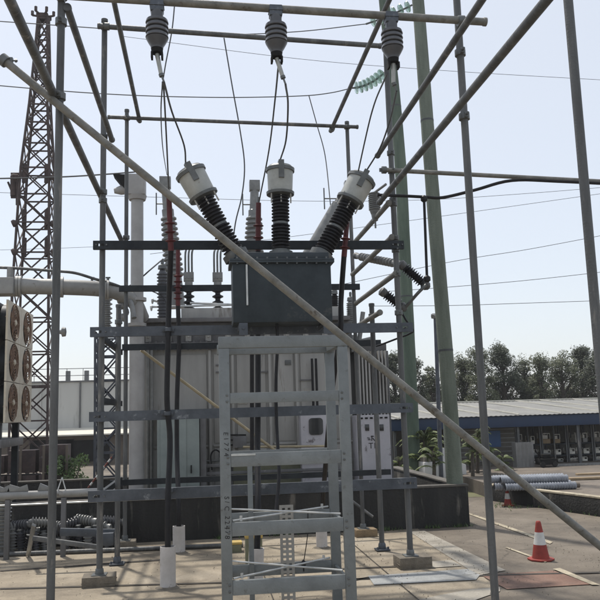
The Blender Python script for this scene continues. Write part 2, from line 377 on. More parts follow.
# cross tubes along X
tb = ftube(W(40,-6,Yn-.065), W(486,22,Yn-.03), .032, 'tube_pale', 'crossbar')
ftube(W(98,26,Yf-.06), W(381,46,Yf-.06), .03, 'galv')
ftube(W(108,117,Yr-.06), W(358,127,Yr-.06), .027, 'galv')
ftube(W(385,170,Yf-.06), W(650,184,Yf-.06), .026, 'tube_pale')
# tubes along depth
def ytube(px, py, Y1, Y0, r, dx=0, Ye=None):
    p = W(px, py, Y1); return ftube((p.x+dx, Y0, p.z), (p.x+dx, (Ye or Y1)+.12, p.z), r), p
_, q1 = ytube(104, 192, Yf, 3.2, .033, -.055, 10.75)
qE = W(112,137,Yf); ftube(W(67,7,Yn-.02), W(112,140,Yf+.1), .030)
_, qA = ytube(384, 200, Yf, 2.6, .033, -.03, Yf-.02)
_, qB = ytube(381, 153, Yf, 3.6, .030, -.02, Yf-.02)
_, qC = ytube(332, 128, Yr, 5.6, .028)
_, qD = ytube(139, 118, Yr, 5.6, .028)
for (a0, b0) in (((388,204),(355,245)), ((391,238),(348,279)), ((395,274),(350,314)), ((379,313),(345,331))):
    p = W(*a0, Yf); r_ = .032 if a0[0] > 385 else .03
    ftube((p.x, Yf-.05, p.z), (p.x-.02, Yr, p.z-.02), r_, 'tube_pale')
    clamp((xfr, Yf, p.z), .034)
for (x, Y, z) in ((xnl,Yn,q1.z),(xnl,Yn,qE.z-.02),(xfl,Yf,q1.z),(xfl,Yf,q1.z-.1),(xfl,Yf,qE.z),(xnr,5.88,qA.z),(xnr,5.88,qB.z),(xfr,Yf,qA.z),(xfr,Yf,qB.z),
                  (xrl,Yr,W(127,118,Yr).z),(xrR,Yr,W(346,127,Yr).z),(xfl,Yf,W(107,27,Yf).z),(xfr,Yf,W(386,171,Yf).z),(xnl,Yn,W(61,-4,Yn).z),
                  (xrl,Yr,q1.z),(xfr,Yf,W(396,250,Yf).z),(xml,Ym,W(117,322,Ym).z),(xmr,Ym,W(374,316,Ym).z)):
    clamp((x, Y, z), .034)
for q in (W(139,119,Yr-.02), W(332,129,Yr-.02)): clamp(q, .03, (0,1,0), (1,0,0))
for q in (W(461,21,Yn-.03), W(61,-4,Yn-.03)): clamp(q, .034, (1,0,.01), (0,0,1))
for q in (W(107,26.5,Yf-.06), W(384,170,Yf-.06)): clamp(q, .031, (1,0,.0), (0,0,1))
# long diagonal brace
d0 = W(1,58,Yn-.068); d1 = W(600,546,5.8); dd = (d1-d0).normalized(); d1 = d1 + dd*.9
br = ftube(d0, d1, .0305, 'tube_pale', 'brace'); br['label'] = 'long pale diagonal pipe'
clamp(d0+dd*.03, .036, dd, (0,1,0))
# steel channels
def channel(p0, p1, h, dp, mtl, slots=True, side=1):
    p0 = Vector(p0); p1 = Vector(p1); d = (p1-p0).normalized(); L = (p1-p0).length
    mb = MB(); t = .008; up = Vector((0,0,1))
    iv = [(0, L)]
    if slots:
        cuts = [(.06,.12), (L-.12, L-.06)]; xs = [0]; mb2 = []
        prev = 0
        for a_, b2 in cuts: mb2.append((prev, a_)); prev = b2
        mb2.append((prev, L)); iv = mb2
        for a_, b2 in cuts:
            for zz in (1, -1):
                hh = h/2-.014; mb.beam(p0+d*(a_)+up*zz*(.014+hh/2), p0+d*b2+up*zz*(.014+hh/2), t, hh)
    for a_, b2 in iv: mb.beam(p0+d*a_, p0+d*b2, t, h)
    n_ = Vector((0, side, 0))
    for zz in (1, -1):
        mb.beam(p0+up*zz*(h/2-t/2)+n_*(dp/2), p1+up*zz*(h/2-t/2)+n_*(dp/2), dp-t-.001, t)
    return mb.build('channel', M[mtl], fr)
YR = Yf-.09
for (l_, r_, m_, hh) in (((93,242.5),(404,247),'dkchannel',.095), ((90,330),(413,329),'channel',.105), ((89,415),(413,409.5),'channel',.105), ((88,494),(417,485.5),'channel',.115)):
    a_ = W(*l_, YR); b2 = W(*r_, YR); z = (a_.z+b2.z)/2; channel((a_.x, YR, z), (b2.x, YR, z), hh, .05, m_)
    for x in (xfl, xfr):
        mb = MB(); mb.tube((x-.055, YR-.02, z), (x-.055, YR+.1, z), .009, seg=6); mb.tube((x+.055, YR-.02, z), (x+.055, YR+.1, z), .009, seg=6)
        mb.build('bolt', M['cap'], fr)
for (l_, r_, m_, hh) in (((119,286),(360,289),'dkchannel',.085), ((122,346),(381,344),'dkchannel',.085), ((110,481),(391,474),'dkchannel',.075)):
    a_ = W(*l_, Yr-.06); b2 = W(*r_, Yr-.06); z = (a_.z+b2.z)/2; channel((a_.x, Yr-.06, z), (b2.x, Yr-.06, z), hh, .045, m_, False)
# side channels joining front and rear at the left
for py in (345, 402, 487):
    z = W(117, py, 9.4).z
    mb = MB(); mb.beam((xrl-.05, Yf+.08, z), (xrl-.05, Yr-.1, z), .04, .07); mb.build('side_rail', M['dkchannel'], fr, .003)
# feet
for x, Y in ((xml, Ym), (xmr, Ym)):
    mb = MB(); mb.box((x, Y, .02), (.17,.17,.014)); mb.lathe((x,Y,.02),(0,0,1),[(0,.05),(.06,.045),(.08,.036)],14)
    for sx in (-1,1): mb.tube((x+sx*.065,Y-.05,.02),(x+sx*.065,Y-.05,.055),.012,seg=6)
    mb.build('foot_plate', M['channel'], fr, .002)
for x, Y, z in ((xfl, Yf, .1), (xfr, Yf, .12), (xrl, Yr, .1), (xrR, Yr, .1)):
    mb = MB(); mb.box((x, Y, z+.008), (.15,.15,.01)); mb.lathe((x,Y,z+.01),(0,0,1),[(0,.046),(.05,.042),(.06,.034)],14); mb.build('foot_plate', M['cap'], fr, .002)
for x, Y, sz, mt, lb in ((xfl,Yf,(.33,.26,.1),'block','dark weathered block under the front left scaffold post'),
                     (xfr+.02,Yf,(.36,.26,.12),'block','sunlit grey block under the front right scaffold post'),
                     (xrl+.02,Yr,(.25,.24,.1),'block','small block under the rear left scaffold post by the bund'),
                     (xrR+.02,Yr,(.3,.24,.1),'woodblock','brown timber block under the rear right scaffold post')):
    mb = MB(); mb.box((x,Y,sz[2]/2+.004), sz, (Vector((math.cos(.05),math.sin(.05),0)), Vector((-math.sin(.05),math.cos(.05),0)), Vector((0,0,1))))
    if sz[0] > .3:
        mb.box((x, Y, sz[2]/2+.004-sz[2]*.1), (sz[0]*1.01, sz[1]*1.01, .006))
    tag(mb.build('base_block', M[mt], None, .008), lb, 'block', 'blocks under the scaffold posts')

# ================================================================= STEEL STAND (foreground)
y0, y1 = 6.28, 6.95
sx0 = W(225.5,470,y0).x; sx1 = W(346.5,470,y0).x
st = thing('steel_stand', ((sx0+sx1)/2, (y0+y1)/2, 0), 'grey painted steel stepped stand with handwritten numbers on its left upright', 'stand')
zt = W(280,341.5,y0).z
pw = .086
up = None
for x in (sx0, sx1):
    mb = MB(); mb.bb((x-pw/2,y0-.025,0),(x+pw/2,y0+.025,zt-.05)); o = mb.build('front_upright', M['stand'], st, .004); up = up or o
for x in (sx0+.02, sx1-.0):
    mb = MB(); mb.bb((x-pw/2,y1-.025,0),(x+pw/2,y1+.025,zt-.05)); mb.build('rear_upright', M['stand'], st, .004)
mb = MB(); mb.bb((sx0-pw/2-.002,y0-.03,zt-.05),(sx1+pw/2+.002,y0+.035,zt+.045)); mb.build('top_bar', M['stand'], st, .004)
mb = MB(); mb.bb((sx0-pw/2,y1-.03,zt-.05),(sx1+pw/2,y1+.03,zt+.04)); mb.build('top_bar', M['stand'], st, .004)
for x in (sx0, sx1):
    mb = MB(); mb.bb((x-.03,y0+.036,zt-.04),(x+.03,y1-.031,zt+.03)); mb.build('top_side_bar', M['stand'], st, .004)
lev = [(397,.085),(458.5,.105),(527,.105),(585,.11),(650,.11)]
for k, (py, hh) in enumerate(lev):
    z = W(280, py, y0).z
    mb = MB(); mb.bb((sx0+pw/2+.001, y0-.022, z-hh/2), (sx1-pw/2-.001, y0+.02, z+hh/2)); mb.build('crossbar', M['stand'], st, .003)
    if k >= 1:
        mb = MB(); mb.bb((sx0+.02+pw/2+.001, y1-.02, z-hh/2), (sx1-pw/2-.001, y1+.02, z+hh/2-.01)); mb.build('crossbar', M['stand'], st, .003)
    if k >= 2:
        for x in (sx0+.03, sx1-.01):
            mb = MB(); mb.bb((x-.012, y0+.027, z-.04), (x+.012, y1-.027, z+.01)); mb.build('side_bar', M['stand'], st, .002)
        zz = z+hh/2+.012
        mb = MB(); mb.tube((sx0+.05,y0+.01,zz),(sx1-.06,y1-.01,zz),.008,seg=8); mb.tube((sx0+.06,y1-.01,zz+.016),(sx1-.06,y0+.01,zz+.016),.008,seg=8)
        for x,y in ((sx0+.12,y0+.05),(sx1-.12,y1-.05)): mb.tube((x,y,zz-.01),(x,y,zz+.03),.012,seg=6)
        mb.build('cross_rod', M['rod'], st)
for (py, hh) in lev:
    z = W(280, py, y0).z
    for x in (sx0, sx1):
        for dz in (-.025,.025):
            mb = MB(); mb.lathe((x+(.02 if x==sx0 else -.02), y0-.026, z+dz), (0,-1,0), [(0,.011),(.006,.011),(.008,.006)], 6); mb.build('bolt', M['cap'], st)
# lighter plate on one rung and slotted strip
z = W(280,458.5,y0).z
mb = MB(); mb.bb((sx0+pw/2+.003, y0-.03, z+.035), (sx0+pw/2+.2, y0-.0225, z+.05)); mb.build('rung_plate', M['rod'], st)
xs = W(287,550,y1).x
mb = MB()
zb, ztp = .02, W(287,506,y1).z
n_ = 20; stp = (ztp-zb)/n_
for xx in (-.05, 0, .05): mb.bb((xs+xx-.012, y1-.034, zb), (xs+xx+.012, y1-.026, ztp))
for i in range(n_+1):
    zz = zb+i*stp; mb.bb((xs-.062, y1-.0335, zz-.012), (xs+.062, y1-.0265, zz+.012))
mb.build('slotted_strip', M['perf'], st)
mb = MB(); xv = W(250,490,y1).x; mb.bb((xv-.022,y1-.05,0),(xv+.022,y1-.03,W(250,462,y1).z)); mb.build('middle_upright', M['stand'], st, .002)
# handwriting
def text(body, size, loc, ax, m, parent, name='lettering', off=0):
    cu = bpy.data.curves.new('t', 'FONT'); cu.body = body; cu.size = size; cu.extrude = .0008; cu.offset = off; cu.space_character = 1.12
    cu.align_x = 'LEFT'; cu.align_y = 'CENTER'
    ob = bpy.data.objects.new('t', cu); COL.objects.link(ob)
    dg = bpy.context.evaluated_depsgraph_get(); me = bpy.data.meshes.new_from_object(ob.evaluated_get(dg))
    bpy.data.objects.remove(ob); me.materials.clear(); me.materials.append(m)
    o = bpy.data.objects.new(name, me); COL.objects.link(o)
    R = Matrix((ax[0], ax[1], ax[2])).transposed().to_4x4()
    offp = Vector((0,0,0)); p = parent
    while p is not None: offp += p.location; p = p.parent
    me.transform(Matrix.Translation(Vector(loc)-offp) @ R); o.parent = parent
    return o
dn = (Vector((0,0,-1)), Vector((1,0,0)), Vector((0,-1,0)))
def handwrite(body, x, ztop, zbot, size, y, parent):
    # letters drawn one by one with small hand wobble, running down the upright
    random.seed(3); n = len(body); step = (ztop-zbot)/n
    for i, ch in enumerate(body):
        if ch == ' ': continue
        a = random.uniform(-.16,.16); dx = random.uniform(-.004,.004)
        u = Vector((math.sin(a),0,-math.cos(a))); v = Vector((math.cos(a),0,math.sin(a)))
        text(ch, size*random.uniform(.92,1.1), (x+dx, y, ztop-i*step), (u, v, Vector((0,-1,0))), M['ink'], parent)
zE0, zE1 = W(226,432,y0).z, W(226,458,y0).z
handwrite('E1774', sx0+.005, zE0, zE1, .055, y0-.0262, up)
handwrite('S/C 22478', sx0+.005, W(226,496,y0).z, W(226,540,y0).z, .055, y0-.0262, up)
# loose cord with plug hanging from the stand
cp = smoothpath([W(308,508,6.9), W(307.5,535,6.9), W(304,560,6.88)])
cord = thing('hanging_plug', W(303,570,6.88), 'small black plug hanging on a thin cord inside the stand', 'cord')
MB().path(cp, .004, 6).build('cord', M['black'], cord)
e = W(303.5,562,6.88); mb = MB(); mb.lathe(e+Vector((0,0,.02)), (0,0,-1), [(0,.006),(.02,.02),(.05,.022),(.06,.008),(.1,.006)], 10); mb.build('plug', M['black'], cord)

# ================================================================= CABLE BOX WITH BUSHINGS
by0, by1 = 7.82, 8.24
bl = W(233,300,by0).x; brx = W(332,300,by0).x; bz0 = W(282,322,by0).z; bz1 = W(282,263,by0).z
bx = thing('termination_box', ((bl+brx)/2, 8.0, bz0), 'dark slate steel box with three cream capped bushings held by the scaffold', 'electrical box')
mb = MB(); mb.bb((bl,by0,bz0),(brx,by1,bz1)); tk = mb.build('tank', M['boxpaint'], bx, .008)
mb = MB(); mb.bb((bl-.03,by0-.035,bz1+.001),(brx+.035,by1+.03,bz1+.022)); mb.bb((bl-.03,by0-.035,bz1+.024),(brx+.035,by1+.03,bz1+.045)); mb.build('flange', M['boxlid'], bx, .003)
mb = MB(); mb.bb((bl+.03,by0+.02,bz1+.046),(brx-.01,by1-.02,bz1+.125)); mb.build('lid', M['boxlid'], bx, .02)
mb = MB()
for i in range(10):
    x = bl+.05+i*(brx-bl-.1)/9
    mb.lathe((x,by0-.018,bz1-.012),(0,0,1),[(0,.011),(.075,.011)],6)
mb.build('flange_bolts', M['cap'], bx)
xw = W(247,290,by0).x
mb = MB(); mb.tube((xw,by0-.02,bz1-.02),(xw,by0-.02,bz1-.45),.011,seg=10); mb.build('sight_tube', M['rod'], bx)
for px in (243.5, 328):
    x = W(px,328,by0).x
    mb = MB(); mb.bb((x-.045,by0+.005,bz0-.13),(x+.045,by0+.015,bz0-.001)); mb.bb((x-.045,by0+.016,bz0-.012),(x+.045,by1+.12,bz0-.001)); mb.tube((x,by0-.012,bz0-.06),(x,by0+.02,bz0-.06),.016,seg=8)
    mb.bb((x-.045,by0+.02,bz0-.06),(x-.037,by1+.0,bz0-.014))
    mb.build('bracket', M['channel'], bx, .002)
def bushing(base, top):
    base = Vector(base); top = Vector(top); d = top-base; L = d.length; d.normalize(); k = L/85.0
    mb = MB(); mb.lathe(base-d*.03, d, [(0,11*k),(3*k+.03,11*k)], 20); mb.lathe(base+d*3*k, d, [(0,8*k),(2*k,8*k)],20)
    f = mb.build('bushing', M['cap'], bx)
    mb = MB(); mb.lathe(base, d, shedprof(4*k,29*k,8,5.8*k,8.8*k)+shedprof(31*k,56*k,8,5.6*k,8.4*k), 20); mb.build('sheds', M['blackshed'], f)
    mb = MB(); mb.lathe(base+d*29*k, d, [(0,7.2*k),(2*k,7.2*k)],16); mb.build('joint_ring', M['cap'], f); mb = MB()
    mb.lathe(base+d*56*k, d, [(0,6*k),(1.5*k,13*k),(4*k,13.3*k)],24); 
    mb.build('collar', M['cap'], f)
    mb = MB(); mb.lathe(base, d, [(60*k,11.5*k),(80*k,12.3*k)],24); mb.build('can', M['can'], f)
    mb = MB(); mb.lathe(base, d, [(80*k,13.6*k),(83*k,13.8*k),(84*k,12*k),(85.5*k,11*k),(86*k,6*k)],24)
    a_ = d.cross(Vector((0,1,0))).normalized(); 
    q = base+d*79*k+Vector((0,-1,0))*12.2*k; mb.beam(q-d*8*k, q+d*9*k, 5*k, 3*k, (0,1,0)); mb.tube(base+d*84*k, base+d*91*k, 2*k, seg=8)
    mb.build('terminal_cap', M['cap'], f)
    mb = MB()
    for s_ in (-1, 0, 1):
        q = base + d*58*k + a_*s_*9*k + Vector((0,-7*k,0)); mb.tube(q-d*10*k, q+d*4*k, .7*k, seg=6)
    mb.build('arcing_rods', M['perf'], f)
    return base+d*91*k
Bt = [bushing(W(236,256,8.03), W(189,170,8.03)), bushing(W(281,255,8.05), W(280,167,8.05)), bushing(W(321,256,8.03), W(363,177,8.03))]

# ================================================================= HANGING INSULATORS
hi = []
for i, (px, py, lb, tx, ty) in enumerate(((157,7,'left of the three grey ribbed insulators under the top pipe',162.5,78),
                                  (275.5,12,'middle of the three grey ribbed insulators under the top pipe',284,80),
                                  (391,18.5,'right grey ribbed insulator hanging beside the green wooden pole',395,87))):
    Yh = Yn - .05
    c = W(px, py, Yh); k = Yh/F; dz = Vector((0,0,-1))
    t = thing('hanging_insulator', c, lb, 'insulator', 'insulators hanging from the top pipe')
    mb = MB(); mb.box(c+Vector((0,-.0,0)), (.105,.085,.09)); mb.bb(c+Vector((-.058,-.05,-.006)), c+Vector((.058,.05,.006))); mb.build('bracket', M['channel'], t, .006)
    mb = MB()
    pf = [(5*k,6.5*k),(14*k,6.5*k),(14.5*k,9*k)]
    for j in range(4):
        b0 = 14.5*k+j*5.4*k; pf += [(b0, 9.2*k),(b0+.8*k,11.2*k),(b0+3.9*k,12*k),(b0+4.4*k,11.6*k),(b0+4.6*k,9.3*k)]
    pf += [(36*k,11.6*k),(41*k,9*k),(45*k,6.6*k),(47*k,6.4*k)]
    mb.lathe(c, dz, pf, 28); mb.build('ribbed_body', M['porcelain'], t)
    mb = MB(); e = c+dz*47*k; mb.lathe(e, dz, [(0,6.2*k),(5*k,6*k)],16); mb.box(e+dz*8*k+Vector((.04,0,0)), (.016,.06,.05)); mb.box(e+dz*8*k-Vector((.04,0,0)), (.016,.06,.05)); mb.build('clevis', M['dark'], t)
    e0 = e+dz*6*k; e1 = W(tx-1.5, ty-4, Yh)
    mb = MB(); mb.tube(e0, e1, 2.5*k, 2.2*k, 12); mb.build('link_rod', M['can'], t)
    e2 = W(tx+1.5, ty+4, Yh); mb = MB(); mb.tube(e1, e2, 1.1*k, seg=8); mb.tube(e1, e1.lerp(e2,.3), 2.8*k, seg=10); mb.build('terminal', M['cap'], t)
    hi.append((e1, e2))

def wire(name, pts, r, m, lb, cat, group=None, n=6, seg=8):
    mb = MB(); mb.path(smoothpath(pts, n) if len(pts) > 2 else catenary(pts[0], pts[1], 0, 4), r, seg)
    return tag(mb.build(name, M[m], None), lb, cat, group)
g1 = 'drop wires below the hanging insulators'
wire('drop_wire', [hi[0][1], W(172,112,6.8), W(184,145,7.6), Bt[0]], .009, 'wire', 'dark wire curving from the left hanging insulator to the left tilted bushing', 'wire', g1)
wire('drop_wire', [hi[1][1], W(288,105,6.7), W(286,140,7.5), Bt[1]], .009, 'wire', 'dark wire curving from the middle hanging insulator to the upright bushing', 'wire', g1)
wire('drop_wire', [hi[2][1], W(390,120,6.8), W(380,148,7.5), Bt[2]], .009, 'wire', 'dark wire curving from the right hanging insulator to the right tilted bushing', 'wire', g1)
wire('drop_wire', [hi[0][1]+Vector((-.005,0,0)), W(165,110,6.8), W(167,150,7.5), W(169,196,8.02)], .008, 'wire', 'straight dark wire dropping from the left hanging insulator to a red cable end', 'wire', g1)
wire('drop_wire', [hi[0][1]+Vector((-.012,0,0)), W(161,115,7), W(163,150,9), W(167,175,12.9)], .006, 'wire', 'thin dark wire from the left hanging insulator to the grey column head', 'wire', g1)
wire('drop_wire', [hi[1][0]+Vector((-.03,0,.1)), W(275,100,6.8), W(269,150,7.8), W(259,202,8.6)], .008, 'wire', 'dark wire dropping left of the upright bushing to a red cable end', 'wire', g1)
wire('drop_wire', [hi[2][0]+Vector((-.05,0,.08)), W(374,105,6.9), W(364,145,7.6), W(347,225,8.5)], .008, 'wire', 'dark wire dropping left of the right hanging insulator to a red cable end', 'wire', g1)
wire('thin_wire', [W(175,0,9), W(172,30,9), W(166,62,9), W(163,80,9)], .008, 'wire', 'thin wire rising beside the left hanging insulator to the picture top', 'wire')
wire('thin_wire', [W(224,38,12), W(232,85,12), W(240,130,12), W(244.5,165,12), W(242,195,12), W(236,220,12), W(233,240,12)], .011, 'wire', 'thin slack wire hanging between the left and middle bushings', 'wire')
wire('thin_wire', [W(309,96,14), W(317,125,14), W(325,155,14), W(330,200,13.5), W(331,212,13.5)], .010, 'wire', 'thin slack wire dropping right of the middle bushing', 'wire')

# ================================================================= POWER CABLES + DUCTS
def duct(px, pyb, w, h, lb, tilt=0):
    g = G(px, pyb); r = w*g.y/F/2; hh = h*g.y/F
    t = thing('cable_duct', g, lb, 'duct', 'white ducts where cables enter the ground')
    mb = MB(); mb.lathe(g, (0,0,1), [(0,r*1.7),(.012,r*1.45),(.02,r*1.02)], 18); mb.build('grout_ring', M['block'], t); mb = MB(); d = Vector((tilt,0,1)).normalized(); seg = 20
    mb.lathe(g-Vector((0,0,.02)), d, [(0,r),(hh+.02,r*.98),(hh+.02,r*.86),(hh-.1,r*.86)], seg, cap=False); mb.build('sleeve', M['white'], t)
    return g+d*hh, t
D1, _ = duct(168,588,15,38,'tall white duct, leftmost at the front')
D2, _ = duct(179,553,12,25,'shorter white duct just behind the leftmost one')
D3, _ = duct(255,586,15,35,'white duct standing behind the left half of the grey stand', .06)
D4, _ = duct(322,548,11,20,'small white duct seen through the right side of the grey stand')
gC = 'black power cables clipped to the scaffold'
Yk = YR-.045
def cable(pts, r, lb, redpts, sheds=0, cleats=None):
    t = thing('power_cable', Vector(pts[-1]), lb, 'cable', gC)
    MB().path(smoothpath(pts,8), r, 12).build('sheath', M['black'], t)
    if cleats:
        for (px_, py_) in cleats:
            q = W(px_, py_, Yk-.002); mb = MB(); mb.lathe(q-Vector((0,0,.022)), (0,0,1), [(0,r+.002),(.003,r+.009),(.041,r+.009),(.044,r+.002)], 16)
            for sx_ in (-1,1): mb.box(q+Vector((sx_*(r+.018),.02,0)), (.03,.03,.04)); mb.lathe(q+Vector((sx_*(r+.02),-.0,0)), (0,-1,0), [(0,.008),(.012,.008)], 6)
            mb.build('cleat', M['channel'], t)
    mb = MB(); mb.tube(redpts[0], redpts[1], r*.95, r*1.05, 12)
    rd = mb.build('red_termination', M['red'], t)
    d = (Vector(redpts[1])-Vector(redpts[0])); L = d.length
    if sheds:
        for i in range(sheds):
            q = Vector(redpts[0]) + d*((.45+.5*i/max(1,sheds)))
            mb = MB(); mb.lathe(q, d, [(0,r),(.012,r*1.9),(.018,r*1.9),(.03,r)], 16); mb.build('skirt', M['red'], rd)
    mb = MB(); mb.tube(redpts[0], Vector(redpts[0])-d.normalized()*.07, r*.5, seg=8); mb.build('lug', M['cap'], t)
cable([W(171,250,8.1), W(169,300,Yk), W(168,345,Yk), W(167,400,Yk), W(170,440,Yk), W(168,500,D1.y+.05), Vector((D1.x,D1.y,D1.z-.15))], .031, 'front left black cable with a red end running down into the tall white duct', (W(169,198,8.05), W(171,251,8.1)), 3, ((168.2,329.5),(167.3,413.5),(170,490)))
cable([W(178,305,Yr-.12), W(179,345,Yr-.12), W(177,400,Yr-.15), W(177,455,10.4), W(178.5,500,D2.y+.02), Vector((D2.x,D2.y,D2.z-.15))], .032, 'rear left black cable with red skirted end beside the front left one', (W(178,250,Yr-.12), W(178,306,Yr-.12)), 5)
cable([W(258,250,8.62), W(258,330,8.62), W(258,400,8.5), W(257.5,450,8.4), W(258,510,D3.y+.05), Vector((D3.x,D3.y,D3.z-.15))], .033, 'black cable behind the dark box, running down inside the stand to its duct', (W(258.5,203,8.6), W(258,251,8.62)), 2)
cable([W(252,300,Yr-.12), W(252,380,Yr-.12), W(252,450,Yr-.12), W(251,472,Yr-.12)], .03, 'rear black cable ending short, just left of the middle cable', (W(251,262,Yr-.12), W(252,301,Yr-.12)), 0)
cable([W(344,256,8.2), W(341,300,Yk), W(340,335,Yk), W(331,400,8.6), W(323,500,D4.y), Vector((D4.x,D4.y,D4.z-.1))], .03, 'right black cable with a red end passing behind the stand', (W(347,222,8.2), W(344,257,8.2)), 2)
wire('flex_lead', [W(277,322,8.0), W(277.5,345,8), W(276,380,8.0), W(276.5,420,8.0), W(278,450,7.9), W(279,475,7.8), W(277,500,7.7), W(275,520,7.6)], .018, 'black', 'thin black lead hanging from the underside of the dark box', 'cable')
wire('flex_lead', [W(168,330,12.2), W(165,300,12.4), W(150,290,12.6)], .01, 'black', 'short black lead beside the left column', 'cable')

# yellow-topped box
g = G(254,566); t = thing('marker_box', g, 'olive post box with a bright yellow top behind the stand', 'box')
mb = MB(); mb.bb(g+Vector((-.09,0,0)), g+Vector((.1,.17,.30))); mb.build('body', M['olive'], t, .006)
mb = MB(); mb.bb(g+Vector((-.097,-.008,.301)), g+Vector((.107,.178,.345))); mb.build('cap', M['yellow'], t, .008)
g = G(237,553); t = thing('marker_box', g, 'low yellow box half hidden behind the left upright of the stand', 'box')
mb = MB(); mb.bb(g+Vector((-.13,0,0)), g+Vector((.06,.16,.10))); mb.build('body', M['olive'], t, .006)
mb = MB(); mb.bb(g+Vector((-.136,-.006,.101)), g+Vector((.066,.166,.13))); mb.build('cap', M['yellow'], t, .006)

# ================================================================= TRANSFORMER
TY = 12.3; TB = 14.0
def X(px, Y, py=400): return W(px, py, Y).x
def Z(py, Y, px=250): return W(px, py, Y).z
tf = thing('power_transformer', (1, TY+.8, .02), 'large pale grey oil filled transformer standing behind the scaffold', 'transformer')
xl, xr = X(142,TY), X(352,TY); zt0, zt1 = .28, Z(348,TY)
mb = MB(); mb.bb((xl,TY,zt0),(xr,TB,zt1)); mb.build('tank', M['tank'], tf, .02)
for px in (210, 233, 270, 297, 331):
    x = X(px,TY); mb = MB(); mb.bb((x-.02,TY-.07,zt0+.02),(x+.02,TY-.001,zt1-.03)); mb.build('stiffener', M['tank'], tf, .004)
for (pa_, pb2) in ((153,207),(214,230),(237,266),(274,294),(301,328),(334,350)):
    u0, u1 = X(pa_,TY), X(pb2,TY); zz = zt0+.95
    mb = MB()
    for (z_a, z_b) in ((zt0+.1, zz-.04), (zz+.04, zt1-.09)):
        mb.bb((u0,TY-.022,z_a),(u1,TY-.001,z_b))
    for z_ in (zz,): mb.bb((u0-.02,TY-.035,z_-.018),(u1+.02,TY-.0015,z_+.018))
    mb.build('wall_panel', M['tank'], tf, .012)
for px, py in ((222,372),(262,372),(306,380),(222,365)):
    q = W(px,py,TY-.03); mb = MB(); mb.bb((q.x-.1,TY-.04,q.z-.012),(q.x+.1,TY-.023,q.z+.012)); mb.build('lifting_strap', M['tankdk'], tf)
q = W(262,474,TY-.1); mb = MB(); mb.bb((X(232,TY-.1),TY-.14,.30),(X(300,TY-.1),TY-.075,Z(456,TY-.1))); mb.build('lower_panel', M['olive'], tf, .01)
mb = MB(); mb.bb((xl-.12,TY-.12,zt1+.001),(xr+.1,TB+.1,zt1+.05)); mb.bb((xl-.12,TY-.12,zt1+.053),(xr+.1,TB+.1,zt1+.1)); mb.build('rim_flange', M['tankdk'], tf, .004)
mb = MB()
for i in range(36):
    x = xl-.08+i*(xr-xl+.14)/35; mb.lathe((x,TY-.09,zt1-.025),(0,0,1),[(0,.016),(.15,.016)],6)
mb.build('rim_bolts', M['tankdk'], tf)
zc = Z(322,TY)
mb = MB(); mb.bb((xl-.05,TY+.02,zt1+.101),(xr+.05,TB,zc)); mb.build('cover', M['tankdk'], tf, .02)
for i in range(11):
    x = xl+.1+i*(xr-xl-.2)/10; mb = MB(); mb.bb((x-.045,TY-.03,zt1+.12),(x+.045,TY+.019,zc-.05)); mb.tube((x,TY-.06,zt1+.2),(x,TY-.03,zt1+.2),.02,seg=8); mb.build('lug', M['tank'], tf, .005)
mb = MB(); mb.bb((X(132,TY-.1),TY-.12,zc+.001),(X(352,TY),TY+.6,zc+.07)); mb.build('top_channel', M['tankdk'], tf, .005)
mb = MB(); mb.bb((X(182,TY+.3),TY+.1,zc+.072),(X(345,TY+.3),TY+1.2,Z(309,TY+.3))); mb.build('turret_box', M['tank'], tf, .01)
mb = MB(); mb.bb((xl-.1,TY-.2,.03),(xr+.7,TY-.05,.26)); mb.bb((xl-.1,TB-.2,.03),(xr+.7,TB,.26)); mb.build('skid', M['tankdk'], tf, .01)
for py_, r in ((464,.02),(472,.03)):
    mb = MB(); z = Z(py_,TY-.3); mb.beam((X(205,TY-.3),TY-.3,z),(X(345,TY-.3),TY-.3,z),.05,.045); mb.build('base_rail', M['tankdk'], tf, .004)
# tall vent column with hood
cx = X(137,TY,250); cx2 = X(137,11.9,300)
mb = MB(); mb.lathe((cx2,11.9,.05),(0,0,1),[(0,.115),(Z(335,11.9),.115),(Z(330,11.9),.1),(Z(196,11.9)-.05,.096)],24); col = mb.build('vent_column', M['column'], tf)
for py in (325, 300):
    mb = MB(); mb.lathe((cx2,11.9,Z(py,11.9)),(0,0,1),[(0,.145),(.05,.145)],24); mb.build('flange', M['column'], col)
h0 = W(131,197,11.9); h1 = W(146,197,11.9); zb_ = Z(196,11.9,137); ztp = Z(176,11.9,137)
mb = MB(); mb.bb((cx2-.13,11.77,zb_),(cx2+.13,12.05,ztp)); mb.build('hood_box', M['column'], col, .01)
mb = MB(); mb.prism([(cx2-.37,11.79,ztp-.005),(cx2-.131,11.79,ztp-.005),(cx2-.131,11.79,zb_+.02)], (0,.24,0)); mb.build('hood_lip', M['dark'], col, .004)
mb = MB(); mb.lathe((cx2-.36,11.9,zb_+.08),(1,0,.12),[(0,.04),(.1,.075),(.2,.075)],14); mb.build('hood_cowl', M['column'], col)
mb = MB(); mb.lathe((cx2,11.9,zb_-.07),(0,0,1),[(0,.13),(.07,.15)],20); mb.build('collar', M['column'], col)
# conduit
for px in (148, 151.5):
    mb = MB(); x = X(px,TY-.09); mb.tube((x,TY-.1,.3),(x,TY-.1,zt1-.01),.025,seg=10); mb.build('conduit', M['porclight'], tf)
for px, yy in ((313,0),(317,0)):
    mb = MB(); x = X(px,TY-.1); mb.tube((x,TY-.12,.3),(x,TY-.12,zt1-.2),.02,seg=8); mb.build('conduit', M['black'], tf)
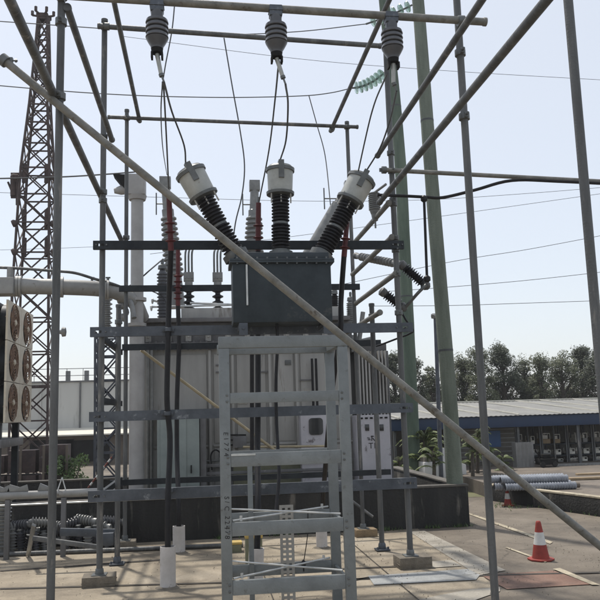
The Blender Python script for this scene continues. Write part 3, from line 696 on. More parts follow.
# green cabinet
gx0, gx1 = X(157,11.85), X(199,11.85); gz0, gz1 = .35, Z(409,11.85)
mb = MB(); mb.bb((gx0,11.85,gz0),(gx1,12.28,gz1-.02)); cb = mb.build('marshalling_cabinet', M['green'], tf, .01); cb['label'] = 'pale green cabinet'
mb = MB(); mb.bb((gx0-.05,11.8,gz1-.018),(gx1+.05,12.29,gz1+.01)); mb.build('canopy', M['white'], cb, .004)
mb = MB(); mb.bb((gx0+.05,11.835,gz0+.05),((gx0+gx1)/2+.12,11.849,gz1-.07)); mb.build('door', M['green'], cb, .003)
mb = MB(); mb.bb((gx0+.5,11.815,gz0+.5),(gx0+.52,11.834,gz0+.62)); mb.build('handle', M['dark'], cb)
mb = MB(); mb.bb((gx1+.01,11.9,gz0),(gx1+.1,12.28,gz1-.05)); mb.build('side_duct', M['tankdk'], cb, .004)
# white gauge cabinet with dark window
wx0, wx1 = X(300,12.0), X(326,12.0); wz0, wz1 = .35, Z(416,12.0)
mb = MB(); mb.bb((wx0,12.0,wz0),(wx1,12.29,wz1)); gb = mb.build('gauge_cabinet', M['lilac'], tf, .012); gb['label'] = 'white cabinet with a rounded dark window'
a0, a1, c0, c1 = X(308,12.0), X(322,12.0), Z(437,12.0), Z(420,12.0)
mb = MB(); rr = .05; poly = []
for (qx,qz,s0) in ((a1-rr,c1-rr,0),(a0+rr,c1-rr,90),(a0+rr,c0+rr,180),(a1-rr,c0+rr,270)):
    for k_ in range(5): an = math.radians(s0+k_*22.5); poly.append((qx+rr*math.cos(an), 11.985, qz+rr*math.sin(an)))
mb.prism(poly, (0,.014,0)); mb.build('window', M['window'], gb)
# right radiator fins and peeling cabinet
fr_ = []
x0, x1 = X(352,12.7,400), X(384,12.7,400); n_ = 9
for i in range(n_):
    x = x0+.1+i*(x1-x0-.1)/(n_-1)
    mb = MB(); mb.bb((x-.014,12.45,.45),(x+.014,13.9,Z(352,12.7,370))); mb.build('radiator_fin', M['tank'], tf, .008)
mb = MB(); mb.bb((x0,12.6,Z(352,12.7,370)+.001),(x1+.06,13.8,Z(345,12.7,370)+.02)); mb.build('radiator_header', M['tankdk'], tf, .01)
mb = MB(); mb.bb((x1+.03,12.5,.4),(x1+.06,13.8,Z(352,12.7,370))); mb.build('end_panel', M['tankdk'], tf, .004)
px0, px1 = X(357.5,11.95,450), X(391,11.95,450); pz0, pz1 = .33, Z(415,11.95,370)
mb = MB(); mb.bb((px0,11.95,pz0),(px1,12.35,pz1)); pc = mb.build('control_cabinet', M['lilac'], tf, .012); pc['label'] = 'white control cabinet with peeling paint and two small windows'
for px in (367, 381.5):
    x = X(px,11.95,427); z = Z(427.5,11.95,px); mb = MB(); mb.bb((x-.032,11.936,z-.05),(x+.032,11.949,z+.05)); mb.build('window', M['window'], pc, .002)
for i in range(6):
    x = px0+.06+i*.08; mb = MB(); mb.bb((x,11.94,pz1-.06),(x+.045,11.949,pz1-.035)); mb.build('vent_slot', M['dark'], pc)
ax = (Vector((1,0,0)), Vector((0,0,1)), Vector((0,-1,0)))
text('TF', .13, (X(368.5,11.95,446), 11.948, Z(446,11.95,371)), ax, M['ink'], pc)
mb = MB(); zq = Z(439.5,11.95,371); xq = X(371,11.95,440)
for (ux,uz,vx,vz) in ((-.06,.03,-.02,.02),(-.05,-.0,-.01,.0),(.0,.05,.05,.05),(.02,.06,.01,-.02),(.03,.02,.07,-.03)):
    mb.beam((xq+ux,11.945,zq+uz),(xq+vx,11.945,zq+vz),.006,.012)
mb.build('lettering', M['ink'], pc)
# HV bushings rising from the transformer
def hv(base, top, r0, r1, n, headw, ribs=True, m='porclight'):
    base = Vector(base); top = Vector(top); d = top-base; L = d.length; d.normalize()
    mb = MB(); pf = [(0,r0)]
    if ribs:
        for i in range(n):
            t_ = .25+.5*i/n; r_ = r0+(r1-r0)*t_
            pf += [(L*t_,r_),(L*(t_+.12/n),r_*1.35),(L*(t_+.25/n),r_*1.35),(L*(t_+.4/n),r_)]
    pf += [(L*.76,r1*1.25),(L*.8,r1*1.25),(L*.81,r1),(L,r1*.9)]
    mb.lathe(base, d, pf, 20); b = mb.build('high_voltage_bushing', M[m], tf)
    mb = MB(); a_ = d.cross(Vector((0,1,0))).normalized(); mb.box(top+d*headw*.35, (headw, headw*.8, headw*.95), (a_, Vector((0,1,0)).cross(a_).cross(a_).normalized()*1, d)) if False else mb.box(top+d*headw*.3, (headw, headw*.8, headw))
    mb.build('head', M['porclight'], b, .008)
    mb = MB(); q = base.lerp(top,.78); mb.tube(q+Vector((-r1*2.4,-.02,-.05)), q+Vector((-r1*2.4,-.02,.35)), .012, seg=6); mb.tube(q+Vector((-r1*2.4,-.02,.15)), q+Vector((0,-.02,.15)), .012, seg=6); mb.build('arcing_horn', M['cap'], b)
hv(W(177,308,13.3), W(165.5,186,13.3), .15, .085, 12, .2)
hv(W(253,300,13.3), W(254.5,189,13.3), .17, .085, 12, .19)
hv(W(298,272,13.3), W(348,189,13.3), .11, .10, 1, .19, False)
# LV bushings with connector blocks and bundled leads
for px in (189, 218):
    b0 = W(px,312,12.75); k = 12.75/F
    mb = MB(); mb.lathe(b0, (0,0,1), [(0,.09)]+shedprof(.0,24*k,4,2.6*k,5.6*k)+[(24*k,2.5*k),(30*k,2.5*k)], 18); b = mb.build('low_voltage_bushing', M['blackshed'], tf)
    mb = MB(); mb.bb(b0+Vector((-.065,-.05,24*k)), b0+Vector((.065,.05,31*k))); mb.bb(b0+Vector((-.085,-.06,31*k)), b0+Vector((.085,.06,40*k)))
    for sx in (-1,0,1): mb.tube(b0+Vector((sx*.055,-.075,34*k)), b0+Vector((sx*.055,-.05,34*k)), .015, seg=6)
    mb.build('connector', M['porclight'], b, .004)
    mb = MB()
    for sx in (-1,0,1):
        q = b0+Vector((sx*.055,0,39*k)); mb.path(smoothpath([q, q+Vector((0,0,.3)), q+Vector((.01,.02,.4)), q+Vector((.03,.08,.46))]), .017, 8)
    mb.build('leads', M['cap'], b)
# surge arresters on the cover (grey, wide ribs)
for px, pb, pt, rr, mt in ((163,320,268,5.2,'porcelain'),(107,328,292,3.6,'porclight'),(335,322,293,4,'blackshed'),(351,330,300,4,'porclight')):
    b0 = W(px,pb,12.6); b1 = W(px-.6,pt,12.6); k = 12.6/F; L = (b1-b0).length
    mb = MB(); mb.lathe(b0, b1-b0, [(0,rr*.8*k)]+shedprof(.02,L*.9,14,rr*.82*k,rr*1.1*k)+[(L*.92,rr*.7*k),(L,rr*.3*k),(L+.1,rr*.3*k)], 18); b = mb.build('arrester', M[mt], tf)
    mb = MB(); mb.lathe(b1, (b1-b0), [(-.02,rr*.9*k),(.04,rr*.8*k),(.06,rr*.3*k),(.12,rr*.35*k),(.14,rr*.2*k)], 14); mb.build('terminal', M['cap'], b)
mb = MB()
for (a_, b2) in (((152,300),(168,305)),((150,307),(232,305)),((190,303),(232,304.5))): mb.tube(W(*a_,12.6), W(*b2,12.6), .018, seg=8)
for p_ in ((153,301),(152,308)): mb.lathe(W(*p_,12.6)-Vector((.03,0,0)),(1,0,0),[(0,.02),(.01,.05),(.03,.05),(.04,.02)],12)
mb.build('busbar', M['rod'], tf)
mb = MB()
mb.path(smoothpath([W(120,306,11.8), W(126,300,11.8), W(131,303,11.7), W(134,318,11.6)]), .04, 10)
for p_ in ((119,306),(123,312),(121,318),(117,301)): mb.lathe(W(*p_,11.8),(1,0,.2),[(0,.03),(.02,.065),(.07,.065),(.09,.03)],12)
mb.build('valve_cluster', M['porclight'], tf)
# valves on top, right
mb = MB()
for (a_, b2, r) in (((322,338),(352,338),.035),((340,346),(372,338),.03),((352,352),(352,335),.03),((358,350),(363,312),.04)): mb.tube(W(*a_,12.5), W(*b2,12.5), r, seg=10)
mb.build('valve_pipes', M['porclight'], tf)
# rating plate, conduits, drain valve
for (xa_, ya_, xb_, yb_, m_) in ((305,388,316,398,'perf'),(238,398,247,404,'perf'),(285,360,291,365,'cap')):
    a_ = W(xa_,yb_,TY-.03); b2 = W(xb_,ya_,TY-.03); mb = MB(); mb.bb((a_.x,TY-.036,a_.z),(b2.x,TY-.023,b2.z)); mb.build('plate', M[m_], tf, .002)
for px in (224, 285):
    q = W(px,455,TY-.15); mb = MB(); mb.lathe((q.x,TY-.001,q.z),(0,-1,0),[(0,.08),(.03,.08),(.031,.045),(.1,.045),(.101,.07),(.13,.07)],16); mb.build('drain_valve', M['tankdk'], tf)
for zz_ in (.9, 1.0):
    mb = MB(); mb.tube((X(204,TY),TY-.06,zz_),(X(300,TY),TY-.06,zz_),.012,seg=8); mb.build('conduit', M['porclight'], tf)
# small instruments
mb = MB(); mb.bb(W(233,448,12.18), W(246,436,12.28)); mb.build('meter', M['tankdk'], tf, .004)
for py in (435,440,445):
    mb = MB(); mb.tube(W(224,py,12.2), W(246,py,12.2), .012, seg=8); mb.build('pipe_run', M['dark'], tf)
mb = MB(); mb.path(smoothpath([W(212,470,12.1),W(211,455,12.1),W(216,450,12.1),W(222,456,12.1),W(221,470,12.1)]), .012, 8); mb.build('hose_loop', M['black'], tf)

# leaning pale pole and horizontal pole in front of tank
mb = MB(); mb.tube(W(141,350,10.75), W(276,451,11.6), .022, seg=10); tag(mb.build('timber_pole', M['bamboo'], None), 'pale yellow pole leaning diagonally across the transformer tank', 'pole')
mb = MB(); mb.tube(W(243,447,11.7), W(332,446,11.7), .018, seg=10); mb.tube(W(331,446,11.7), W(331,446,11.98), .018, seg=8); o = mb.build('level_pipe', M['bamboo'], tf)
mb = MB(); mb.tube(W(352,501,10.9), W(373,517,10.75), .02, seg=8); tag(mb.build('timber_stick', M['galv'], None), 'short grey stick leaning on the bund behind the right posts', 'stick')

# ================================================================= RIGHT HAND INSULATORS, ARRESTER AND BUS
def stick_ins(p0, p1, n, rc, rs, m, lb, extra=None):
    t = thing('strain_insulator', p0, lb, 'insulator', 'insulators right of the dark box')
    p0 = Vector(p0); p1 = Vector(p1); L = (p1-p0).length
    MB().lathe(p0, p1-p0, [(0,rc)]+shedprof(L*.08,L*.9,n,rc,rs)+[(L,rc)], 18).build('sheds', M[m], t)
    mb = MB(); d = (p1-p0).normalized(); mb.lathe(p0-d*.06, d, [(0,rc*.7),(.02,rs*.85),(.07,rs*.8),(.09,rc)],14); mb.build('end_fitting', M['galv'], t); mb = MB(); mb.lathe(p1-d*.02, d, [(0,rc),(.02,rs*.9),(.07,rs*.8),(.1,rc*.6)],14); mb.build('end_fitting', M['galv'], t)
    return t
stick_ins(W(403,266,8.6), W(424,284,8.6), 9, .04, .068, 'blackshed', 'upper black ribbed insulator slanting down right of the frame')
stick_ins(W(384,293,8.7), W(401,306,8.7), 7, .038, .065, 'blackshed', 'lower black ribbed insulator slanting down right of the frame')
stick_ins(W(357,256,10), W(398,264,9.0), 12, .035, .055, 'porclight', 'long pale grey ribbed insulator behind the dark channel')
wire('bus_cable', [W(377,195,8.3), W(405,196,8.3), W(425,197,8.3), W(443,197.5,8.3), W(475,190,8.3), W(512,180.5,8.27), W(560,181.5,8.26), W(650,186,8.26)], .019, 'black', 'black cable running right and strapped under the grey horizontal pipe', 'cable')
mb = MB(); mb.tube(W(424,197,8.3), W(427,278,8.3), .016, seg=10); c_ = W(424,198,8.3)
for q in (W(424,198,8.3), W(427,278,8.3)): mb.lathe(q-Vector((0,0,.05)), (0,0,1), [(0,.018),(.02,.04),(.06,.04),(.08,.018)], 12)
tag(mb.build('drop_rod', M['black'], None), 'vertical black rod hanging from the black cable between the wooden poles', 'rod')
wire('link_cable', [W(426,285,8.5), W(418,293,8.5), W(411,301,8.6), W(403,310,8.7)], .02, 'cap', 'dark link rod joining the two black ribbed insulators', 'rod')
wire('tail_wire', [W(401,311,8.7), W(406,320,8.7), W(413,330,8.8), W(409,334,8.9), W(396,339,9.2), W(380,345,9.6), W(372,347,9.8)], .012, 'black', 'thin black tail wire looping below the lower ribbed insulator', 'wire')
t = thing('surge_arrester', W(374,195,9.0), 'small pale ribbed surge arrester hanging under the end of the black cable', 'arrester')
p0 = W(374,193,9.0); mb = MB(); L = 23*9/F; k = 9/F
mb.lathe(p0, (0,0,-1), [(0,4*k)]+shedprof(0,L*.82,9,5*k,6.4*k)+[(L*.85,5.4*k),(L,4.2*k)], 20); mb.build('ribbed_body', M['porclight'], t)
mb = MB(); mb.lathe(p0+Vector((0,0,-L)), (0,0,-1), [(0,4*k),(7*k,3*k),(8*k,1*k),(15*k,1*k)], 12); mb.tube(p0+Vector((0,0,.0)), p0+Vector((.08,-.3,.02)), .016, seg=8); mb.build('terminal', M['porclight'], t)
# glass disc string
pa, pb = W(352,88,10), W(386,71,10)
t = thing('glass_insulator_string', pa, 'string of pale green glass discs near the right hanging insulator', 'insulator')
pts = catenary(pa, pb, .06, 16); MB().path(pts, .014, 8).build('core', M['cap'], t)
for i in range(2, 16, 2):
    d = pts[i+1 if i < 16 else i]-pts[i-1]
    mb = MB(); mb.lathe(pts[i], d, [(-.02,.02),(-.01,.085),(.006,.09),(.012,.03),(.03,.022)], 16); mb.build('disc', M['glassgreen'], t)
pa2 = W(366,24,10)
t = thing('glass_insulator_string', pa2, 'pale green glass discs behind the end of the top pipe', 'insulator')
pts = [W(366,24,10), W(384,18,10), W(404,9,10), W(412,5,10)]; MB().path(pts, .014, 8).build('core', M['cap'], t)
for f_ in (.15,.3,.45,.6,.75,.9):
    q = pts[0].lerp(pts[3], f_); mb = MB(); mb.lathe(q, pts[3]-pts[0], [(-.02,.02),(-.01,.08),(.006,.085),(.012,.03),(.03,.022)], 16); mb.build('disc', M['glassgreen'], t)

# ================================================================= OVERHEAD LINES
gl = 'thin overhead lines crossing the sky'
def line(pts, Y, wpx, lb, m='wire'):
    wire('overhead_line', [W(x,y,Y) for x, y in pts], wpx*Y/F/2, m, lb, 'wire', gl, 8, 5)
line([(-20,20),(80,27),(160,32.5),(230,34.5),(300,31.5),(366,24)], 10, 1.1, 'overhead line near the top ending at the upper glass discs')
line([(-20,84),(75,92),(150,96),(230,97.5),(300,96),(330,93),(352,88)], 10, 1.1, 'overhead line level with the long slanting string of glass discs')
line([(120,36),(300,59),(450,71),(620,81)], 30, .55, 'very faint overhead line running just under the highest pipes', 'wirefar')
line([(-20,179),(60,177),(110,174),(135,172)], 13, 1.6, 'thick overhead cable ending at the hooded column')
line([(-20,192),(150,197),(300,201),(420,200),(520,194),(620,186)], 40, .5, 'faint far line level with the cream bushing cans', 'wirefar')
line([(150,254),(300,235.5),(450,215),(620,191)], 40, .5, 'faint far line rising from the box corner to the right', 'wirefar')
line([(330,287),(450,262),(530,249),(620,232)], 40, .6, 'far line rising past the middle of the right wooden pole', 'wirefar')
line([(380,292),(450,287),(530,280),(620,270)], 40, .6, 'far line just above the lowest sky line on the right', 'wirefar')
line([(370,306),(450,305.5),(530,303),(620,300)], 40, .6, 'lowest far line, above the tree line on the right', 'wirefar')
line([(0,250),(90,247),(240,240)], 40, .4, 'very faint far line behind the lattice tower', 'wirefar')

# ================================================================= WOODEN POLES
def pole(path, radii, Y, m, lb):
    pts = [Vector((W(x,y,Y).x, Y, W(x,y,Y).z)) for x, y in path]
    g0 = pts[-1].copy(); d = (pts[-1]-pts[-2]); k = (g0.z)/(-d.z); base = g0 + d*k; base.z = -.1
    pts = smoothpath(pts + [base], 6); n = len(pts); rad = [radii[0]+(radii[1]-radii[0])*i/(n-1) for i in range(n)]
    random.seed(len(lb)); rad = [r*random.uniform(.985,1.015) for r in rad]
    mb = MB(); mb.path(pts, 0, 20, rad); po = tag(mb.build('wooden_pole', M[m], None), lb, 'pole', 'green treated wooden poles')
    po['label'] = lb
    for f_ in (.30, .62):
        i_ = int(f_*(n-1)); q = pts[i_]; d_ = (pts[i_+1]-pts[i_-1]).normalized(); b_ = MB(); b_.lathe(q, d_, [(0,rad[i_]),(.0,rad[i_]*1.03),(.03,rad[i_]*1.03),(.03,rad[i_])], 20); b_.build('steel_band', M['wire'], po)
pole([(381,-30),(385,10),(393,80),(400,160),(403.5,230),(407,310),(411,400),(414,470)], (.125,.165), 17, 'polegreen', 'dark green wooden pole, the left one, behind the bund corner')
pole([(414,-30),(418,0),(427,120),(434,210),(443,320),(449.5,400),(454,470)], (.095,.125), 11.19, 'polegrey', 'thick pale green wooden pole rising from the corner of the bund')
mb = MB(); p = W(436,330,16); pb_ = W(440.5,470,16)
t = thing('slim_post', (pb_.x,16,0), 'slim dark post with a small pale fitting on top, beside the thick pole', 'post')
mb.tube((pb_.x,16,0),(p.x,16,W(435,318,16).z),.05,.04,12); mb.build('shaft', M['lattice'], t)
q = W(434,316,16); mb = MB(); mb.box(q, (.1,.12,.1)); mb.lathe(q+Vector((.02,-.02,.02)),(-.6,-.5,-.4),[(0,.03),(.06,.05),(.1,.055)],12); mb.build('fitting', M['porclight'], t, .008)
mb = MB(); mb.tube(q+Vector((.09,0,-.05)), Vector((pb_.x+.12,16,.2)), .014, seg=8); mb.build('conduit', M['rod'], t)

# ================================================================= LEFT: COOLER, PIPES
cy0, cy1 = 11.9, 13.75
cA = W(5,422,cy0); cB = W(31,419,cy1); zb = 1.68; ztc = W(9,299,cy0).z
ex = Vector((cB.x-cA.x, cB.y-cA.y, 0)); Lx = ex.length; ex.normalize(); nx = Vector((ex.y,-ex.x,0))
ck = thing('cooler_bank', (cA.x-.2, 12.4, 0), 'bank of six rusty round fans in cream panels at the left edge', 'cooler')
cw = Lx/2; ch = (ztc-zb)/3
for i in range(2):
    for j in range(3):
        c = Vector((cA.x,cA.y,zb)) + ex*(cw*(i+.5)) + Vector((0,0,ch*(j+.5)))
        # panel with round opening
        mb = MB(); seg = 32; vs = []; fs = []; R_ = min(cw,ch)*.475
        for k_ in range(seg):
            an = 2*PI*k_/seg; cx_, sy_ = math.cos(an), math.sin(an); s_ = 1/max(abs(cx_),abs(sy_))
            for dpt in (0, -.03):
                vs.append(c+ex*cx_*R_*(1.08 if cw>ch else 1)+Vector((0,0,sy_*R_))+nx*dpt); vs.append(c+ex*cx_*s_*(cw/2-.006)+Vector((0,0,sy_*s_*(ch/2-.006)))+nx*dpt)
        for k_ in range(seg):
            a0_ = k_*4; a1_ = ((k_+1)%seg)*4
            fs += [(a0_,a0_+1,a1_+1,a1_),(a0_+2,a1_+2,a1_+3,a0_+3),(a0_,a1_,a1_+2,a0_+2),(a0_+1,a0_+3,a1_+3,a1_+1)]
        mb.add(vs, fs); f = mb.build('fan', M['cream'], ck, smooth=False)
        mb = MB(); cb0 = c-nx*.05
        for b in range(6):
            an = 2*PI*b/6+.3*j; u = ex*math.cos(an)+Vector((0,0,math.sin(an))); v = u.cross(nx); tw = (v*.8+nx*.35).normalized()
            mb.box(cb0+u*R_*.55, (R_*.85, R_*.5, .006), (u, tw, u.cross(tw)))
        mb.build('blades', M['rustfan'], f)
        mb = MB()
        for rr in (.35,.5,.65,.8,.93):
            pts = [c+nx*.012+(ex*math.cos(2*PI*q/28)+Vector((0,0,math.sin(2*PI*q/28))))*R_*rr for q in range(29)]; mb.path(pts, .0055, 5)
        for q in range(8):
            an = 2*PI*q/8; u = ex*math.cos(an)+Vector((0,0,math.sin(an))); mb.tube(c+nx*.012, c+nx*.012+u*R_, .006, seg=5)
        mb.build('grille', M['rustfan'], f)
        mb = MB(); mb.lathe(c-nx*.01, nx, [(0,.05),(.02,.055),(.04,.03)], 14); mb.build('hub', M['cream'], f)
        mb = MB(); mb.lathe(c-nx*.16, nx, [(0,R_*.97),(.12,R_*.97)], 24); mb.build('shroud', M['dkchannel'], f)
mb = MB(); q0 = Vector((cA.x,cA.y,zb))-nx*.2; mb.box(q0+ex*Lx/2+Vector((0,0,(ztc-zb)/2)) - nx*.25, (Lx*1.0, .5, (ztc-zb)*1.0), (ex, nx, Vector((0,0,1)))); mb.build('radiator_block', M['dkchannel'], ck, .01)
for t_ in (.12, .75):
    for s_ in (.15, .75):
        q = Vector((cA.x,cA.y,0))+ex*Lx*t_-nx*s_; mb = MB(); mb.bb(q+Vector((-.05,-.05,.0)), q+Vector((.05,.05,zb-.0))); mb.build('leg', M['dkchannel'], ck, .004)
q = Vector((cA.x,cA.y,zb-.3)); mb = MB(); mb.box(q+ex*Lx*.3-nx*.35, (Lx*.8,.7,.12), (ex,nx,Vector((0,0,1)))); mb.build('lower_beam', M['tankdk'], ck, .01)
mb = MB(); mb.lathe(W(2,312,12.6), (1,.1,.1), [(0,.11),(.12,.13),(.2,.11),(.24,.04)], 18); mb.build('motor', M['cream'], ck)

t = thing('oil_pipe', W(20,287,11.2), 'thick pale horizontal pipe joining the cooler to the transformer', 'pipe')
MB().path(smoothpath([W(-40,284,11.2), W(15,286,11.2), W(60,287,11.3), W(100,289,11.5), W(118,293,11.7), W(134,302,11.9), W(142,318,12.2)]), .115, 20).build('barrel', M['bigpipe'], t)
for px, py, Y in ((16,286,11.2),(58,287,11.3),(104,289.5,11.5)):
    q = W(px,py,Y); mb = MB(); mb.lathe(q, (1,.1,0), [(0,.155),(.035,.155),(.036,.12),(.04,.12),(.041,.155),(.075,.155)], 22); mb.build('flange', M['bigpipe'], t)
q = W(5,287,11.15); mb = MB(); mb.box(q, (.3,.3,.24)); mb.build('junction', M['bigpipe'], t, .02)
q = W(10,277,11.2); mb = MB(); mb.tube(q-Vector((0,0,.1)), q+Vector((0,0,.14)), .045, seg=12); mb.build('stub', M['bigpipe'], t)
MB().path(smoothpath([W(-30,267,11.2), W(12,268,11.2), W(55,271,11.2), W(75,273,11.2), W(95,279,11.3), W(113,284,11.5), W(128,290,11.8)]), .022, 10).build('bypass', M['galv'], t)
for px in (92,102,108):
    q = W(px,281,11.45); mb = MB(); mb.tube(q-Vector((0,0,.05)), q+Vector((0,0,.04)), .018, seg=8); mb.box(q+Vector((0,0,.05)), (.07,.03,.02)); mb.build('valve', M['cap'], t)
wire('thin_wire', [W(128,287,12), W(142,277,12), W(150,270,12), W(163,259,12.4)], .012, 'wire', 'short thin wire from the pipe to the ribbed arrester top', 'wire')

# long fire main pipe along bund, left
t = thing('water_pipe', W(40,495,10.2), 'pale pipe running along the front of the bund at the left', 'pipe')
pz = W(50,494,10.2).z
mb = MB(); mb.tube((-9,10.2,pz),(W(93,492,10.2).x+.3,10.2,pz),.05,seg=18); mb.build('barrel', M['bigpipe'], t)
mb = MB(); mb.tube((-9,10.15,pz-.12),(W(93,492,10.2).x+2.4,10.25,pz-.12),.012,seg=10); mb.build('guide_rod', M['rod'], t)
for px in (8, 64):
    q = W(px,494,10.2); mb = MB(); mb.bb((q.x-.03,10.17,0),(q.x+.03,10.23,pz-.05)); mb.build('support', M['tankdk'], t, .003)
for px in (2, 18, 46):
    q = W(px,487,10.2); mb = MB(); w_ = .1 if px != 18 else .13
    mb.prism([(q.x-w_,10.18,pz+.05),(q.x+w_,10.18,pz+.05),(q.x+w_-.02,10.18,pz+.13),(q.x+.02,10.18,pz+.1),(q.x-w_+.03,10.18,pz+.14)], (0,.03,0)); mb.build('bracket', M['porclight'], t, .003)
q = W(62,487,10.2); mb = MB(); mb.tube((q.x-.05,10.18,pz+.04),(q.x,10.2,pz+.2),.008,seg=6); mb.tube((q.x+.05,10.18,pz+.04),(q.x,10.2,pz+.2),.008,seg=6); mb.build('wire_strap', M['rod'], t)

# ground pipes
p0, p1 = G(-40,559), G(243,547.5)
mb = MB(); mb.tube(p0+Vector((0,0,.035)), p1+Vector((0,0,.035)), .028, seg=14); tag(mb.build('ground_pipe', M['galv'], None), 'long grey pipe lying on the concrete in front of the old insulators', 'pipe')
# scrap insulators lying in front of bund, left
random.seed(11)
gi = 'old insulators heaped in front of the bund'
desc = ['dark', 'grey', 'pale']
spots = [(4,551,26),(12,549,22),(21,546,20),(28,543,18),(36,541,20),(45,547,18),(66,538,18),(73,540,20),(80,537,22),(88,536,22),(95,538,22),(101,534,20),(107,533,20),(112,535,18)]
words = ['leftmost standing old insulator, cut by the picture edge','second old insulator from the left edge','third old insulator from the left edge','fourth old insulator from the left, shorter and darker','old insulator beside the upright bracket arm','old insulator just left of the near scaffold post','old insulator just right of the near scaffold post','pale old insulator behind the sloping channel arm','old insulator left of a taller pair','taller old insulator of a pair left of the front post','old insulator touching the front left post','old insulator just right of the front left post','old insulator beside the middle scaffold post','last old insulator on the right, by the bund']
for i, (px, py, hh) in enumerate(spots):
    g = W(px, py, 10.55+.22*(i%3)/2); g.z = .004; k = g.y/F; h_ = hh*k
    tl = Vector((random.uniform(-.12,.12), random.uniform(-.1,.1), 1)).normalized()
    t = thing('old_insulator', g, words[i], 'insulator', gi)
    mb = MB(); rs = random.uniform(3.2,4.3)*k; mb.lathe(g, tl, [(0,rs*.7)]+shedprof(h_*.12,h_*.85,6,rs*.65,rs)+[(h_*.86,rs*.5),(h_,rs*.4)], 16)
    mb.build('sheds', M[('porcelain','porclight','porcelain','blackshed')[i%4]], t)
    mb = MB(); mb.lathe(g+tl*h_*.9, tl, [(0,rs*.3),(.01,rs*.75),(h_*.08,rs*.75),(h_*.1,rs*.3)], 12); mb.build('metal_cap', M['cap'], t); mb = MB(); mb.lathe(g, tl, [(-.0,rs*.8),(h_*.1,rs*.8)], 12); mb.build('metal_cap', M['cap'], t)
# second row lying
for i, (px, py) in enumerate([(8,538),(24,536),(44,534),(62,530),(86,527),(104,526)]):
    g = W(px, py, 10.84); g.z = .12+.12*(i%2); d = Vector((1, random.uniform(-.3,.3), random.uniform(-.1,.25))).normalized()
    t = thing('old_insulator', g, ['old insulator lying behind the two at the left edge','old insulator lying behind the third one from the left','old insulator lying behind the bracket arm','old insulator lying right behind the near scaffold post','old insulator lying behind the tall pair','old insulator lying between the front and middle posts'][i], 'insulator', gi)
    mb = MB(); mb.lathe(g-d*.16, d, [(0,.03)]+shedprof(.03,.3,7,.04,.068)+[(.33,.03)], 16); mb.build('sheds', M[('blackshed','porcelain')[i%2]], t)
    mb = MB(); mb.lathe(g+d*.15, d, [(0,.03),(.01,.05),(.05,.05),(.06,.02)], 12); mb.build('metal_cap', M['cap'], t)
for i, (px, py) in enumerate([(6,520),(20,524),(40,521),(56,519),(70,521),(84,519),(98,518),(111,521)]):
    g = W(px, py, 10.8+.05*(i%2)); g.z = .30+.03*(i%3); d = Vector((1, random.uniform(-.5,.5), random.uniform(-.3,.35))).normalized()
    t = thing('old_insulator', g, ['topmost old insulator of the heap, at the left edge','old insulator on top of the heap right of the leaning bushing','old insulator on top of the heap behind the bracket arm','old insulator on top of the heap left behind the near post','old insulator on top of the heap right behind the near post','old insulator on top of the heap above the sloping arm','old insulator on top of the heap beside the front left post','old insulator on top of the heap at its right end'][i], 'insulator', gi)
    mb = MB(); mb.lathe(g-d*.15, d, [(0,.03)]+shedprof(.03,.27,6,.042,.07)+[(.3,.03)], 16); mb.build('sheds', M[('porclight','porcelain','porclight')[i%3]], t)
    mb = MB(); mb.lathe(g+d*.14, d, [(0,.03),(.01,.05),(.05,.05),(.06,.02)], 12); mb.build('metal_cap', M['porclight'], t)
# foreground ribbed bushing at left edge
g = G(-1,556); k = g.y/F
t = thing('standing_bushing', g, 'pale ribbed bushing leaning at the left picture edge under the pipe', 'insulator')
mb = MB(); L = 54*k; mb.lathe(g, (.06,0,1), [(0,4*k)]+shedprof(.1,L*.82,11,5.5*k,8*k)+[(L*.85,7*k),(L*.9,7.4*k),(L,3*k)], 20); mb.build('sheds', M['porclight'], t)
mb = MB(); mb.lathe(g+Vector((.05,0,L*.9)), (.06,0,1), [(0,5*k),(.03,8.5*k),(.07,8.5*k),(.09,4*k)], 16); mb.build('head', M['can'], t)
# old bracket and sloping channel
a_ = G(30,556); t = thing('scrap_bracket', a_, 'pale steel arm with a sloping channel lying among the old insulators', 'bracket')
mb = MB(); mb.beam(G(28,557)+Vector((0,0,.02)), W(34,525,9.4), .05, .03, (0,1,0)); mb.build('upright_arm', M['porclight'], t, .003)
mb = MB(); mb.beam(W(33,538,9.3), W(98,547,9.2), .05, .05); mb.build('sloping_arm', M['galv'], t, .003)
mb = MB(); mb.beam(W(60,532,9.6), W(115,533,9.7), .05, .09); mb.bb(W(96,546,9.55), W(114,532,9.65)); mb.build('end_plate', M['channel'], t, .004)
mb = MB(); mb.tube(W(88,488,12.2), W(112,457,12.3), .013, seg=10); tag(mb.build('striped_stick', M['stickred'], None), 'thin red and white stick leaning on the bund behind the front post', 'stick')
o = bpy.data.objects['striped_stick']
mb = MB()
for i in range(4):
    a0_ = W(88+6*i+2,488-7.75*i-2.6,12.2); mb.tube(a0_, a0_+(W(112,457,12.3)-W(88,488,12.2))*.1, .0142, seg=10)
mb.build('white_bands', M['coneband'], o)

